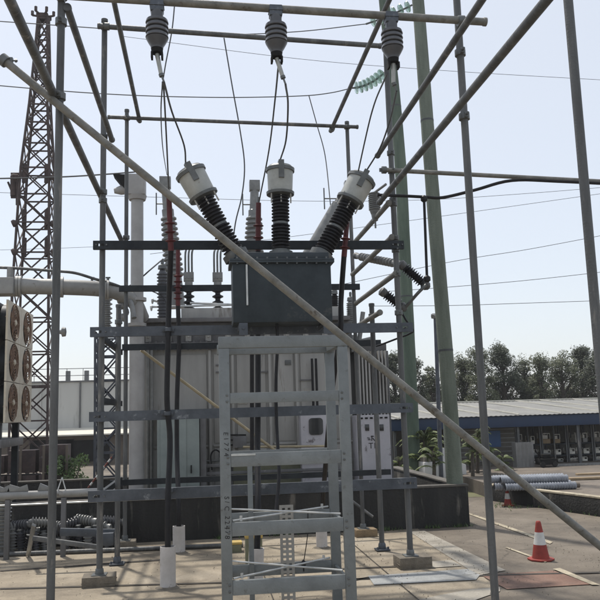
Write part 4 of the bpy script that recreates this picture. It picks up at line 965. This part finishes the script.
# ================================================================= LATTICE TOWERS
def lattice(name, prof, Y, m, lb, nb, tl=.02, depth=None):
    # prof: (centre px, py, half width px)
    pts = []
    for cx_, py, hw in prof: c = W(cx_, py, Y); pts.append((c.x, c.z, hw*Y/F))
    zb = 0; base = (pts[0][0], 0, pts[0][2])
    levels = [base] + pts
    t = thing(name, (base[0], Y, 0), lb, 'lattice tower')
    def at(z):
        for i in range(len(levels)-1):
            if levels[i][1] <= z <= levels[i+1][1]:
                f = (z-levels[i][1])/(levels[i+1][1]-levels[i][1]+1e-9); return (levels[i][0]*(1-f)+levels[i+1][0]*f, levels[i][2]*(1-f)+levels[i+1][2]*f)
        return (levels[-1][0], levels[-1][2])
    zt_ = levels[-1][1]; zs = [0]
    while zs[-1] < zt_-.05:
        zs.append(min(zt_, zs[-1]+max(.5, 1.0*at(zs[-1])[1]*nb)))
    def corner(z, sx, sy): x, w = at(z); return Vector((x+sx*w, Y+sy*w, z))
    for sx in (-1,1):
        for sy in (-1,1):
            mb = MB(); 
            for i in range(len(zs)-1): mb.beam(corner(zs[i],sx,sy), corner(zs[i+1],sx,sy), tl*2, tl*2)
            mb.build('leg', M[m], t)
    for (s0, s1) in (((-1,-1),(1,-1)),((1,-1),(1,1)),((1,1),(-1,1)),((-1,1),(-1,-1))):
        mb = MB()
        for i in range(len(zs)-1):
            mb.beam(corner(zs[i],*s0), corner(zs[i+1],*s1), tl, tl*1.4); mb.beam(corner(zs[i],*s1), corner(zs[i+1],*s0), tl, tl*1.4)
            mb.beam(corner(zs[i+1],*s0), corner(zs[i+1],*s1), tl*1.1, tl*1.6)
        mb.build('bracing', M[m], t)
    return t
tw = lattice('lattice_tower', [(33,400,17),(34,300,17),(38,170,13.5),(40,110,9),(42.5,50,6),(43.5,18,4.5)], 20, 'rust', 'tall dark rusty lattice tower rising on the left', 1.9, .025)
c = W(43,17,20); mb = MB()
for an in range(0,360,60):
    u = Vector((math.cos(math.radians(an)), math.sin(math.radians(an)), .15)); mb.tube(c, c+u*.28, .03, seg=6); mb.tube(c+u*.28, c+u*.28+Vector((0,0,.12)), .04, seg=8)
mb.box(c, (.3,.3,.1)); mb.build('crown_fitting', M['rust'], tw)
c = W(18,188,20); mb = MB(); mb.tube(W(11,174,20), W(26,174,20), .04, seg=8); mb.tube(W(11,197,20), W(26,197,20), .04, seg=8); mb.tube(W(13.5,176,20), W(13.5,196,20), .08, seg=10); mb.tube(W(18,178,20), W(18,205,20), .06, seg=8); mb.tube(W(8,182,20), W(13,194,20), .03, seg=6)
mb.build('side_antenna', M['rust'], tw)
for py in (177, 222, 250):
    mb = MB(); c = W(38,py,20)
    for sx in (-1,1):
        mb = MB(); q = c+Vector((sx*.28,-.3,0)); mb.tube(q-Vector((0,0,.25)), q+Vector((0,0,.25)), .06, seg=8); mb.lathe(q+Vector((sx*.12,-.1,-.1)), (sx,0,-.4), [(0,.04),(.1,.1),(.16,.09)], 10)
        mb.build('bracket_cluster', M['rust'], tw)
lattice('lattice_support', [(107,430,10),(107,338,10)], 16.5, 'lattice', 'short blue grey lattice support behind the left scaffold posts', 2.3, .022)
mb = MB(); mb.lathe(W(106.5,337,16.5), (0,0,1), [(0,.12)]+shedprof(.05,.95,9,.075,.12)+[(1.0,.06),(1.05,.06)], 16)
tag(mb.build('post_insulator', M['porclight'], None), 'pale ribbed post insulator standing on the short lattice support', 'insulator')
# floodlight ball at pole
mb = MB(); mb.lathe(W(58,332,9.5), (1,0,0), [(0,.02),(.04,.03),(.05,.06),(.09,.055),(.1,.01)], 14); 
q = W(55,332,9.5)
tag(mb.build('small_lamp', M['porclight'], None), 'small pale round lamp showing beside the near left post', 'lamp')

# ================================================================= LEFT BUILDINGS
def XZ(px, py, Y): q = W(px, py, Y); return q.x, q.z
YW = 32
x0, zt_ = XZ(-60,386,YW); x1, _ = XZ(170,386,YW); _, zlo = XZ(80,432,YW); _, zt_ = XZ(80,382,YW)
wh = thing('warehouse', ((x0+x1)/2, YW+2, 0), 'long pale grey warehouse with a railed flat roof behind the left tower', 'building')
mb = MB(); mb.bb((x0,YW,zlo-.3),(x1,YW+6,zt_)); uw = mb.build('upper_wall', M['wallwhite'], wh, smooth=False)
for i in range(9):
    mb = MB(); x = x0+.8+i*1.55; mb.bb((x-.03,YW-.05,zlo-.1),(x+.03,YW-.001,zt_-.02)); mb.build('downpipe' if i%3==0 else 'panel_seam', M['wallwhite'] if i%3 else M['galv'], uw)
mb = MB(); mb.bb((x0,YW-.06,zt_+.001),(x1,YW+6.05,zt_+.06)); mb.build('roof_edge', M['tankdk'], wh)
mb = MB(); mb.bb((x0,YW-2.0,0),(x1,YW-.05,zlo-.12)); mb.build('lower_wall', M['brown'], wh, smooth=False)
mb = MB(); mb.prism([(x0,YW-2.3,zlo-.1),(x0,YW-.01,zlo+.12),(x0,YW-.01,zlo+.17),(x0,YW-2.3,zlo-.05)], (x1-x0,0,0)); lr = mb.build('lower_roof', M['roofstrip'], wh, smooth=False)
mb = MB(); zr = W(80,368,YW).z
for i in range(14):
    x = x0+.3+i*(x1-x0-.6)/13; mb.bb((x-.01,YW+.3,zt_+.06),(x+.01,YW+.32,zr))
for zz in (zr, (zr+zt_)/2): mb.bb((x0,YW+.3,zz-.012),(x1,YW+.32,zz+.012))
mb.build('railing', M['galv'], wh)
mb = MB()
for px in (65, 84): q = W(px,380,YW); mb.tube((q.x,YW+.7,zt_+.06),(q.x,YW+.7,zt_+.5),.1,seg=10)
mb.build('roof_vents', M['porclight'], wh)
mb = MB(); xw0 = W(72,432,YW).x
for px in (52, 88):
    q = W(px,448,YW-2.01); mb.bb((q.x-.8,YW-2.05,q.z-.5),(q.x+.8,YW-2.01,q.z+.3))
mb.build('openings', M['dark'], wh)
# rusty cage of pallets by the tower
q = W(22,470,18); t = thing('rusty_crate_stack', (q.x,18,0), 'brown rusty crate frame standing behind the bund under the fans', 'crate')
for k_ in range(3):
    mb = MB(); mb.bb((q.x-1.0+k_*.68,18,0),(q.x-.38+k_*.68,18.6,.5)); mb.bb((q.x-1.0+k_*.68,18.04,.55),(q.x-.4+k_*.68,18.6,.95+.1*k_)); mb.build('crate', M['rust'], t, .01)
for k_ in range(5):
    mb = MB(); mb.bb((q.x-1.05+k_*.5,17.93,0),(q.x-1.0+k_*.5,17.98,1.15)); mb.build('post', M['brown'], t)

# ================================================================= VEGETATION
def leaves(mb, c, rad, n, size, squash=1.0):
    for _ in range(n):
        while True:
            v = Vector((random.uniform(-1,1), random.uniform(-1,1), random.uniform(-1,1)))
            if v.length <= 1: break
        v = v * (0.55+.45*random.random()) if v.length < .6 else v
        p = c + Vector((v.x*rad, v.y*rad, v.z*rad*squash)); s = size*random.uniform(.6,1.3)
        a = Vector((random.gauss(0,1),random.gauss(0,1),random.gauss(0,1))).normalized(); b = a.orthogonal().normalized()
        mb.add([p-a*s, p+b*s*.5, p+a*s, p-b*s*.5], [(0,1,2,3)])
def tree(x, Y, h, w, m, lb, seed, dens=1.0, airy=0.0):
    random.seed(seed)
    t = thing('tree', (x,Y,0), lb, 'tree', 'trees behind the long shed')
    mb = MB(); top = Vector((x+random.uniform(-.15,.15),Y,h*.9))
    mb.path([Vector((x,Y,-.1)), Vector((x,Y,0)).lerp(top,.35)+Vector((random.uniform(-.1,.1),0,0)), Vector((x,Y,0)).lerp(top,.7), top], 0, 8, [.14,.11,.07,.02])
    cl = []
    for i in range(int(54*(1-airy*.2))):
        z = h*(.15+.85*random.random()**.85); f = (z/h); wid = w*(1.0 if f < .55 else (1.18-f)*1.6)*random.uniform(.3,1.0)
        an = random.uniform(0,2*PI); c = Vector((x+math.cos(an)*wid*.75, Y+math.sin(an)*wid*.75, z)); cl.append(c)
        st_ = Vector((x,Y,max(.4,z-random.uniform(.3,.9)))); mb.path([st_, st_.lerp(c,.5)+Vector((0,0,-.05)), c], 0, 6, [.04,.025,.012])
    mb.build('trunk', M['bark'], t)
    lf = MB()
    for c in cl:
        rr = random.uniform(.22,.62)*w*.6
        leaves(lf, c, rr, int(330*dens*(rr/.4)**1.7), .05, .8)
    for c in cl[::3]: leaves(lf, c+Vector((0,0,random.uniform(.1,.3))), .25, 30, .05)
    lf.build('crown', M[m], t, smooth=False)
TYD = 34
tr = [(352,346,1.2,'leafmid'),(372,352,1.15,'leafmid'),(393,358,1.0,'leafdk'),(412,362,1.1,'leafdk'),(430,368,.9,'leafmid'),(462,358,1.1,'leafmid'),(478,352,1.1,'leafmid'),(502,347,1.35,'leafdk'),(523,362,.9,'leafmid'),(540,358,1.1,'leafmid'),(560,352,1.3,'leafmid'),(580,351,1.2,'leafdk'),(600,350,1.4,'leafdk'),(622,352,1.4,'leafdk')]
twords = ['olive tree just right of the transformer radiator','olive tree behind the front right scaffold post','dark tree showing left of the dark green pole','dark tree between the two wooden poles','small pale tree immediately left of the thick pole','olive tree just right of the thick wooden pole','olive tree left of the near right scaffold post','darkest and tallest pointed tree in the row','low sparse tree in the dip of the tree line','thin airy tree right of the dip in the tree line','broad airy olive tree with a rounded top','dark tree behind the right end of the shed roof','dense dark tree behind the rightmost post','dense tree at the right picture edge']
for i, (px, py, w, m) in enumerate(tr):
    q = W(px, py, TYD+(i%3)*.8); tree(q.x, TYD+(i%3)*.8, q.z, w, m, twords[i], 40+i, 1.0, .5 if m == 'leafmid' else 0)
# a lower understorey behind shed
random.seed(99); lf = MB()
for i in range(60):
    px = 350+i*4.6; q = W(px, 398+random.uniform(-6,4), TYD+1.5); leaves(lf, Vector((q.x,q.y,q.z-.1)), random.uniform(.35,.6), 260, .06)
tag(lf.build('undergrowth', M['leafdk'], None, smooth=False), 'dark undergrowth filling the gaps below the far trees', 'undergrowth', None, 'stuff')
# shrub left
random.seed(5); q = W(70,472,18); t = thing('shrub', (q.x,18,0), 'small bright green shrub behind the bund at the left', 'shrub')
lf = MB(); mb = MB()
for i in range(16):
    c = Vector((q.x+random.uniform(-.42,.42),18+random.uniform(-.3,.3),.45+random.uniform(-.2,.35))); leaves(lf, c, .17, 130, .035); mb.path([Vector((q.x,18,0)), c], 0, 5, [.02,.008])
mb.build('stems', M['bark'], t); lf.build('foliage', M['leafshrub'], t, smooth=False)
# palm-like plants and leafy plants right
def palm(px, pyb, pyt, Y, n, L, lb, seed):
    random.seed(seed); b = W(px,pyb,Y); b.z = max(0, 0); tp = W(px,pyt,Y)
    t = thing('palm_plant', (b.x,Y,0), lb, 'plant', 'broad leaved plants beyond the bund')
    mb = MB(); mb.path([Vector((b.x,Y,-.05)), Vector((b.x+.03,Y,tp.z*.5)), Vector((tp.x,Y,tp.z-.1))], 0, 8, [.05,.04,.025]); mb.build('stem', M['bark'], t)
    lf = MB()
    for i in range(n):
        an = random.uniform(0,2*PI); el = random.uniform(.5,1.45); l = L*random.uniform(.6,1.25); o_ = Vector((tp.x,Y,tp.z-.15-random.uniform(0,.3)))
        h_ = Vector((math.cos(an), math.sin(an), 0)); pts = []
        for k_ in range(7):
            s_ = k_/6; pts.append(o_ + h_*l*s_*math.cos(el) + Vector((0,0,l*(s_*math.sin(el)-.75*s_*s_))))
        sd = h_.cross(Vector((0,0,1)))
        for k_ in range(6):
            s_ = k_/6; ww = .020*math.sin(PI*min(.98,s_+.12))+.008
            for q_ in range(5):
                f_ = (q_+.5)/5; p_ = pts[k_].lerp(pts[k_+1], f_)
                for sg in (-1,1):
                    e_ = p_ + sd*sg*ww*3.0 + h_*ww*1.2 - Vector((0,0,ww*1.4)); lf.add([p_, p_+h_*.018, e_+h_*.006, e_-h_*.003], [(0,1,2,3)])
    lf.build('fronds', M['leafpalm'], t, smooth=False)
palm(427,470,436,17.2,14,.75,'yellow green palm between the two wooden poles',3)
palm(421,470,448,16.8,12,.6,'lower palm clump beside the dark green pole',4)
palm(477,472,424,16.5,15,.5,'tall leafy plant just right of the thick pole',5)
palm(470,472,448,17,14,.5,'short leafy plant behind the thick pole base',6)
palm(502,474,450,16.9,12,.4,'low plant in front of the shed behind the diagonal pipe',8)
palm(398,470,452,16.6,12,.5,'low plant between the white cabinet and the dark green pole',9)
palm(433,472,446,15.6,16,.55,'bright leafy clump in front of the white truck',12)
palm(472,474,432,15.8,18,.5,'leafy clump against the right side of the thick pole',13)
palm(484,474,440,16.2,14,.42,'leafy clump just left of the near right scaffold post',14)
palm(424,472,428,16.8,16,.7,'tallest drooping palm just right of the dark green pole',15)

# ================================================================= LONG SHED WITH RACKS
YS = 18.0
x0 = W(386,420,YS).x; x1 = W(760,420,YS).x
zf1 = W(530,415.5,YS).z; zf0 = W(530,426.5,YS).z
sh = thing('open_shed', ((x0+x1)/2, YS+2, ZY), 'long open storage shed with navy fascia and grey roof', 'building')
mb = MB(); mb.bb((x0,YS-.06,zf0),(x1,YS,zf1)); mb.build('fascia', M['bluef'], sh, .006)
zr1 = W(530,401,YS+5).z
# corrugated roof
mb = MB(); n_ = 160; vs = []; fs = []
for i in range(n_+1):
    x = x0-.1+(x1-x0+.2)*i/n_; dz = .012*(i%2)
    vs += [(x,YS-.12,zf1+.012+dz),(x,YS+5,zr1+dz),(x,YS-.12,zf1+.004+dz),(x,YS+5,zr1-.012+dz)]
for i in range(n_): a_ = i*4; fs += [(a_,a_+4,a_+5,a_+1),(a_+2,a_+3,a_+7,a_+6),(a_,a_+2,a_+6,a_+4)]
mb.add(vs, fs); mb.build('roof', M['roof'], sh, smooth=False)
for i in range(22):
    x = x0+.3+i*1.0+.1*(i%3); mb = MB(); mb.beam((x,YS-.1,zf1+.04),(x-.15,YS+4.9,zr1+.03),.02,.03); mb.build('roof_batten', M['roofstrip'], sh)
mb = MB(); mb.bb((x0-.1,YS+4.9,zr1+.01),(x1+.1,YS+5.15,zr1+.05)); mb.build('ridge_cap', M['roofstrip'], sh)
mb = MB(); mb.bb((x0,YS+4.6,ZY),(x1,YS+4.7,zr1-.03)); mb.build('back_wall', M['shedwall'], sh)
for i in range(16):
    x = x0+.2+i*1.55; mb = MB(); mb.bb((x-.03,YS+.02,ZY),(x+.03,YS+.08,zf0+.12)); mb.build('post', M['galv'], sh)
bx0, bx1 = W(482,440,YS+.6).x, W(500,440,YS+.6).x
mb = MB(); mb.bb((W(455,440,YS+.6).x,YS+.6,ZY),(W(515,440,YS+.6).x,YS+.66,zf0+.1)); lw = mb.build('slatted_wall', M['shedwall'], sh)
mb = MB()
for k_ in range(9): z = ZY+.1+k_*.11; mb.bb((W(455,440,YS+.6).x+.01,YS+.58,z),(W(515,440,YS+.6).x-.01,YS+.599,z+.025))
mb.build('slats', M['sheet'], lw)
mb = MB(); mb.bb((bx0,YS+.55,ZY+.45),(bx1,YS+.575,ZY+.85)); mb.build('blue_shutter', M['bluebin'], lw)
# racks
random.seed(21)
ri = 0
rackx = [(517,541),(543,567),(569,593),(595,620)]
rw = ['leftmost storage rack under the shed','second storage rack from the left under the shed','third storage rack under the shed','storage rack at the right edge of the shed view','storage rack beyond the right picture edge']
for i, (a_, b2) in enumerate(rackx):
    Yk2 = YS+.7; xa, xb = W(a_,450,Yk2).x, W(b2,450,Yk2).x
    t = thing('storage_rack', ((xa+xb)/2,Yk2+.3,ZY), rw[i], 'rack', 'racks under the long shed')
    for x in (xa, (xa+xb)/2, xb):
        mb = MB(); mb.bb((x-.018,Yk2,ZY),(x+.018,Yk2+.04,zf0+.1)); mb.bb((x-.018,Yk2+.5,ZY),(x+.018,Yk2+.54,zf0+.1)); mb.build('upright', M['galv'], t)
    shelves = [W(540,463,Yk2).z, W(540,455.5,Yk2).z, W(540,444,Yk2).z]
    for z in shelves:
        mb = MB(); mb.bb((xa+.019,Yk2+.001,z-.035),(xb-.019,Yk2+.55,z)); mb.build('shelf', M['dkchannel'], t)
    for j, z in enumerate(shelves):
        nb_ = random.choice((2,3,3))
        for k_ in range(nb_):
            if random.random() < .12: continue
            w_ = (xb-xa-.08)/nb_; xx = xa+.045+k_*w_; hh = (.11,.16,.26)[j]*random.uniform(.75,1.0)
            if abs(xx+w_*.42-(xa+xb)/2) < .0: continue
            c0_ = (xx+.01, Yk2+.06+random.uniform(0,.05), z+.001); c1_ = (xx+w_*random.uniform(.62,.9), Yk2+.42, z+hh)
            tt = thing('crate', ((c0_[0]+c1_[0])/2, Yk2+.2, z), '%s crate from the left on the %s shelf of the %s rack' % (('first','second','third')[k_], ('bottom','middle','top')[j], ('leftmost storage','second storage','third storage','rightmost storage')[i]), 'crate', 'crates stored on the racks')
            mt = M[random.choice(('bin','bin','cargo','sheet','timber'))]
            mb = MB(); mb.bb(c0_, (c1_[0],c1_[1],c0_[2]+hh*.45)); mb.build('body', mt, tt, .004)
            mb = MB(); e_ = .012
            for xk in (c0_[0], c1_[0]-e_):
                for yk in (c0_[1], c1_[1]-e_): mb.bb((xk,yk,c0_[2]+hh*.45),(xk+e_,yk+e_,c0_[2]+hh))
            mb.bb((c0_[0],c0_[1],c0_[2]+hh-.015),(c1_[0],c0_[1]+e_,c0_[2]+hh)); mb.bb((c0_[0]+.03,c0_[1]+.05,c0_[2]+hh*.45+.001),(c1_[0]-.05,c1_[1]-.06,c0_[2]+hh*.8))
            mb.build('cage_top', M['bin'], tt)
# sheet cabinets in front
def corrsheet(xa, xb, Y, z0, z1, lb, name, cat):
    mb = MB(); n = max(6, int((xb-xa)/.05)); vs = []; fs = []
    for i in range(n+1):
        x = xa+(xb-xa)*i/n; y = Y+(.02 if i%2 else 0); vs += [(x,y,z0),(x,y,z1),(x,Y+.25,z0),(x,Y+.25,z1)]
    for i in range(n): a_ = i*4; fs += [(a_,a_+4,a_+5,a_+1),(a_+1,a_+5,a_+7,a_+3),(a_+2,a_+3,a_+7,a_+6)]
    fs += [(0,1,3,2),(n*4,n*4+2,n*4+3,n*4+1)]
    mb.add(vs, fs); return tag(mb.build(name, M['sheet'], None, smooth=False), lb, cat)
Yc2 = YS-.3
corrsheet(W(516,450,Yc2).x, W(534,450,Yc2).x, Yc2, ZY, W(525,442.5,Yc2).z, 'tall grey corrugated sheet cabinet in front of the first rack', 'sheet_cabinet', 'cabinet')
corrsheet(W(556,450,Yc2-.2).x, W(640,450,Yc2-.2).x, Yc2-.2, ZY, W(570,463.5,Yc2).z, 'long low grey corrugated bin in front of the racks at the right', 'long_bin', 'bin')
q = W(548,470,Yc2-.3); t = thing('machine', (q.x,Yc2-.3,ZY), 'small dark machine with a handle and wheels between the sheet cabinet and long bin', 'machine')
mb = MB(); mb.bb((q.x-.22,Yc2-.4,ZY+.06),(q.x+.2,Yc2-.1,ZY+.2)); mb.bb((q.x-.12,Yc2-.35,ZY+.2),(q.x+.08,Yc2-.15,ZY+.3)); mb.build('body', M['dark'], t, .02)
mb = MB(); mb.tube((q.x-.2,Yc2-.35,ZY+.2),(q.x-.3,Yc2-.35,ZY+.42),.012,seg=6); mb.build('handle', M['dark'], t); mb = MB(); mb.tube((q.x+.1,Yc2-.35,ZY+.28),(q.x+.16,Yc2-.35,ZY+.4),.02,seg=8); mb.build('exhaust', M['dark'], t)
for sx in (-.16,.14): MB().lathe((q.x+sx,Yc2-.42,ZY+.07),(0,1,0),[(0,.06),(.03,.07),(.05,.06)],14).build('wheel', M['tyre'], t)

# planks
for i, (px, py) in enumerate(((589,480),(596,478))):
    q = G(px,py,ZY); mb = MB(); mb.beam(q+Vector((-.35,.1,.03+.045*i)), q+Vector((.9,-.05,.03+.045*i)), .12, .04)
    tag(mb.build('plank', M['timber'], None, .003), ['sawn plank lying on the yard right of the ribbed pipes','upper sawn plank crossing the other at the right picture edge'][i], 'plank', 'planks right of the ribbed pipes')

# corrugated pipes
gpz = 'ribbed pale pipes stacked on the yard'
rp = .066; base = G(577,489,ZY); bl_ = G(505,485,ZY); 
L = (base-bl_).length
dirp = Vector((-1,.13,0)).normalized(); perp = Vector((-dirp.y,dirp.x,0)); perp = perp if perp.y > 0 else -perp
nm = ['front bottom ribbed pipe of the stack','second bottom ribbed pipe, behind the front one','third bottom ribbed pipe, mid stack','rear bottom ribbed pipe of the stack','front upper ribbed pipe of the stack','middle upper ribbed pipe of the stack','rear upper ribbed pipe of the stack']
k_ = 0
for lay, cnt in ((0,4),(1,3)):
    for j in range(cnt):
        s_ = base + perp*(rp*2.05*j + rp*lay) + Vector((0,0,rp+lay*rp*1.72)) + dirp*(random.uniform(0,.06)+(.1 if lay else 0))
        Lp = 1.2+random.uniform(-.06,.16); ncor = 26; pf = []
        for q_ in range(ncor):
            u = q_*Lp/ncor; pf += [(u,rp*.86),(u+Lp/ncor*.2,rp),(u+Lp/ncor*.62,rp),(u+Lp/ncor*.8,rp*.86)]
        t = thing('ribbed_pipe', s_, nm[k_], 'pipe', gpz)
        mb = MB(); mb.lathe(s_, dirp, pf, 18, cap=False); mb.build('ribbed_wall', M['corr'], t)
        mb = MB(); mb.lathe(s_+dirp*.02, dirp, [(0,rp*.8),(Lp-.04,rp*.8)], 16, cap=True); mb.build('bore', M['dark'], t)
        if k_ == 0: mb = MB(); mb.lathe(s_-dirp*.07, dirp, [(0,rp*.4),(.01,rp*.7),(.07,rp*.7),(.09,rp*.6)], 16); mb.build('end_spigot', M['brown'], t)
        k_ += 1

# ================================================================= CONES
def cone(px, py, hpx, lb):
    g = G(px,py); h_ = hpx*g.y/F*1.0; g.z = .004
    t = thing('traffic_cone', g, lb, 'traffic cone', 'red traffic cones on the road')
    k = h_/38
    mb = MB(); R2 = 12.3*k; poly = []
    for an in range(8): a_ = PI/8+an*PI/4; s_ = 1.08; poly.append(g+Vector((math.cos(a_)*R2*s_, math.sin(a_)*R2*s_, 0)))
    mb.prism(poly, (0,0,1.6*k)); mb.build('base', M['cone'], t, .6*k)
    z1, z2 = 1.6*k, 38*k
    def R(z): return (8.6*(1-(z-z1)/(z2-z1))+2.3*((z-z1)/(z2-z1)))*k
    def sec(a_, b2, m, nm_, off=0): MB().lathe(g, (0,0,1), [(a_,R(a_)+off),(b2,R(b2)+off)], 24).build(nm_, m, t)
    sec(z1, 15*k, M['cone'], 'lower_cone'); sec(15*k, 27*k, M['coneband'], 'reflective_band', .0); sec(27*k, 36.5*k, M['cone'], 'tip')
    MB().lathe(g, (0,0,1), [(36.5*k,R(36.5*k)),(37.7*k,R(37*k)*.8),(38*k,R(38*k)*.4)], 16).build('tip_end', M['cone'], t)
cone(541,560,38,'larger red and white traffic cone on the road at the right')
cone(508,506,17.5,'small distant red and white cone against the retaining wall')

# ================================================================= WHITE VAN behind poles
q = W(440,478,16.6); vx = q.x; VY = 16.4
t = thing('utility_truck', (vx,VY+.5,0), 'small white utility truck parked behind the wooden poles', 'truck')
z0 = W(440,476,VY).z; z1v = W(440,449,VY).z
mb = MB(); xa, xb = W(424,460,VY).x, W(466,460,VY).x; hx = xb-xa; zz0 = .12; zz1 = z1v
prof = [(xa,zz0),(xb,zz0),(xb,zz0+(zz1-zz0)*.5),(xb-hx*.16,zz0+(zz1-zz0)*.58),(xb-hx*.3,zz1),(xa+hx*.5,zz1),(xa+hx*.45,zz0+(zz1-zz0)*.62),(xa,zz0+(zz1-zz0)*.62)]
mb.prism([(x,VY,z) for x,z in prof], (0,.5,0)); mb.build('body', M['carwhite'], t, .02)
mb = MB(); mb.prism([(xb-hx*.2,VY-.006,zz0+(zz1-zz0)*.6),(xb-hx*.31,VY-.006,zz1-.04),(xa+hx*.53,VY-.006,zz1-.04),(xa+hx*.5,VY-.006,zz0+(zz1-zz0)*.6)], (0,.008,0)); mb.build('window', M['window'], t)
for f_ in (.2,.78): MB().lathe((xa+hx*f_,VY-.02,.11),(0,1,0),[(0,.07),(.0,.11),(.08,.11)],18).build('wheel', M['tyre'], t)
mb = MB()
for k_ in range(4): mb.bb((xa+.02+k_*.09,VY+.05,zz0+(zz1-zz0)*.63),(xa+.08+k_*.09,VY+.4,zz0+(zz1-zz0)*(.78+.08*(k_%2))))
mb.build('load', M['cargo'], t)

# ================================================================= GRIT AND WEEDS
random.seed(77); mb = MB()
for i in range(3200):
    Y_ = 5+9*random.random()**.8; X_ = random.uniform(-3.4, 7.5); 
    if Y_ > 10.9 and X_ < 3.95: continue
    if random.random() < .5:   # drifts along joints and edges
        X_ = random.choice([2.9,.6,1.9,-2.6,4.2]) + random.gauss(0,.12)
    s_ = random.uniform(.003,.009)*(1.6 if random.random() < .06 else 1); c = Vector((X_,Y_,.012+s_*.4))
    vs = [c+Vector((random.uniform(.6,1)*s_*a, random.uniform(.6,1)*s_*b, random.uniform(.4,.8)*s_*cz)) for a,b,cz in ((1,0,0),(-1,0,0),(0,1,0),(0,-1,0),(0,0,1),(0,0,-1))]
    mb.add(vs, [(0,2,4),(2,1,4),(1,3,4),(3,0,4),(2,0,5),(1,2,5),(3,1,5),(0,3,5)])
tag(mb.build('grit', M['block'], None, smooth=False), 'loose grit and small stones scattered over the concrete', 'grit', None, 'stuff')
mb = MB()
for i in range(260):
    if i < 150: X_, Y_ = random.choice([-2.2,-1.4,.3,1.1,2.6,3.3,3.7])+random.gauss(0,.1), YB0-.03-abs(random.gauss(0,.03))
    elif i < 200: q = G(510+random.gauss(0,10), 507+random.gauss(0,1.5)); X_, Y_ = q.x, q.y
    else: q = wa.lerp(wc, random.random()*.6); X_, Y_ = q.x+nrm.x*.13, q.y+nrm.y*.13
    for k_ in range(3):
        an = random.uniform(0,2*PI); hgt = random.uniform(.02,.07); b0 = Vector((X_,Y_,.005)); t0 = b0+Vector((math.cos(an)*hgt*.7, math.sin(an)*hgt*.7, hgt)); sd_ = Vector((-math.sin(an),math.cos(an),0))*.006
        mb.add([b0-sd_,b0+sd_,t0], [(0,1,2)])
tag(mb.build('weeds', M['leafshrub'], None, smooth=False), 'tiny weeds and dry leaf litter along the foot of the walls', 'weeds', None, 'stuff')
# thin haze over the whole yard
mb = MB(); mb.bb((-170,-30,-1.2),(170,410,16)); hz = mb.build('haze', M['ink'], None, smooth=False); hz['kind'] = 'stuff'; hz['label'] = 'thin pale haze over the whole yard'; hz['category'] = 'haze'
hm = bpy.data.materials.new('haze_air'); hm.use_nodes = True; hn = hm.node_tree.nodes; hn.clear()
ho = hn.new('ShaderNodeOutputMaterial'); hv_ = hn.new('ShaderNodeVolumePrincipled'); hv_.inputs['Color'].default_value = (.93,.95,1,1); hv_.inputs['Density'].default_value = .0009; hv_.inputs['Anisotropy'].default_value = .3
hm.node_tree.links.new(hv_.outputs[0], ho.inputs['Volume']); hz.data.materials.clear(); hz.data.materials.append(hm)

# ================================================================= WORLD, SUN, CAMERA
w = bpy.data.worlds.new('World'); S.world = w; w.use_nodes = True
nt = w.node_tree; bg = nt.nodes['Background']
sky = nt.nodes.new('ShaderNodeTexSky'); sky.sky_type = 'NISHITA'; sky.sun_disc = False
sd = Vector((-.22,.42,1.0)).normalized()
sky.sun_elevation = math.asin(sd.z); sky.sun_rotation = math.atan2(sd.x, sd.y)
sky.air_density = 1.0; sky.dust_density = 1.5; sky.ozone_density = 1.0; sky.altitude = 0
mxs = nt.nodes.new('ShaderNodeMixRGB'); mxs.inputs['Fac'].default_value = .68; mxs.inputs['Color2'].default_value = (4.85,4.98,5.15,1)
nt.links.new(sky.outputs[0], mxs.inputs['Color1']); nt.links.new(mxs.outputs[0], bg.inputs['Color']); bg.inputs['Strength'].default_value = .13
ld = bpy.data.lights.new('sun', 'SUN'); ld.energy = 3.0; ld.angle = math.radians(2.6); ld.color = (1,.94,.85)
lo = bpy.data.objects.new('sun', ld); COL.objects.link(lo); lo.rotation_euler = sd.to_track_quat('Z','Y').to_euler(); lo.location = (0,0,30)

cd = bpy.data.cameras.new('camera'); co = bpy.data.objects.new('camera', cd); COL.objects.link(co)
cd.sensor_width = 36; cd.lens = F/600*36; cd.clip_start = .1; cd.clip_end = 1000
R = Matrix((Xc, Yc, Zc)).to_4x4()
co.matrix_world = Matrix.Translation(CAM) @ R
S.camera = co
S.render.engine = 'CYCLES'; S.render.resolution_x = 1024; S.render.resolution_y = 1024
S.view_settings.view_transform = 'Standard'; S.view_settings.look = 'None'; S.view_settings.gamma = 1; S.view_settings.exposure = .48
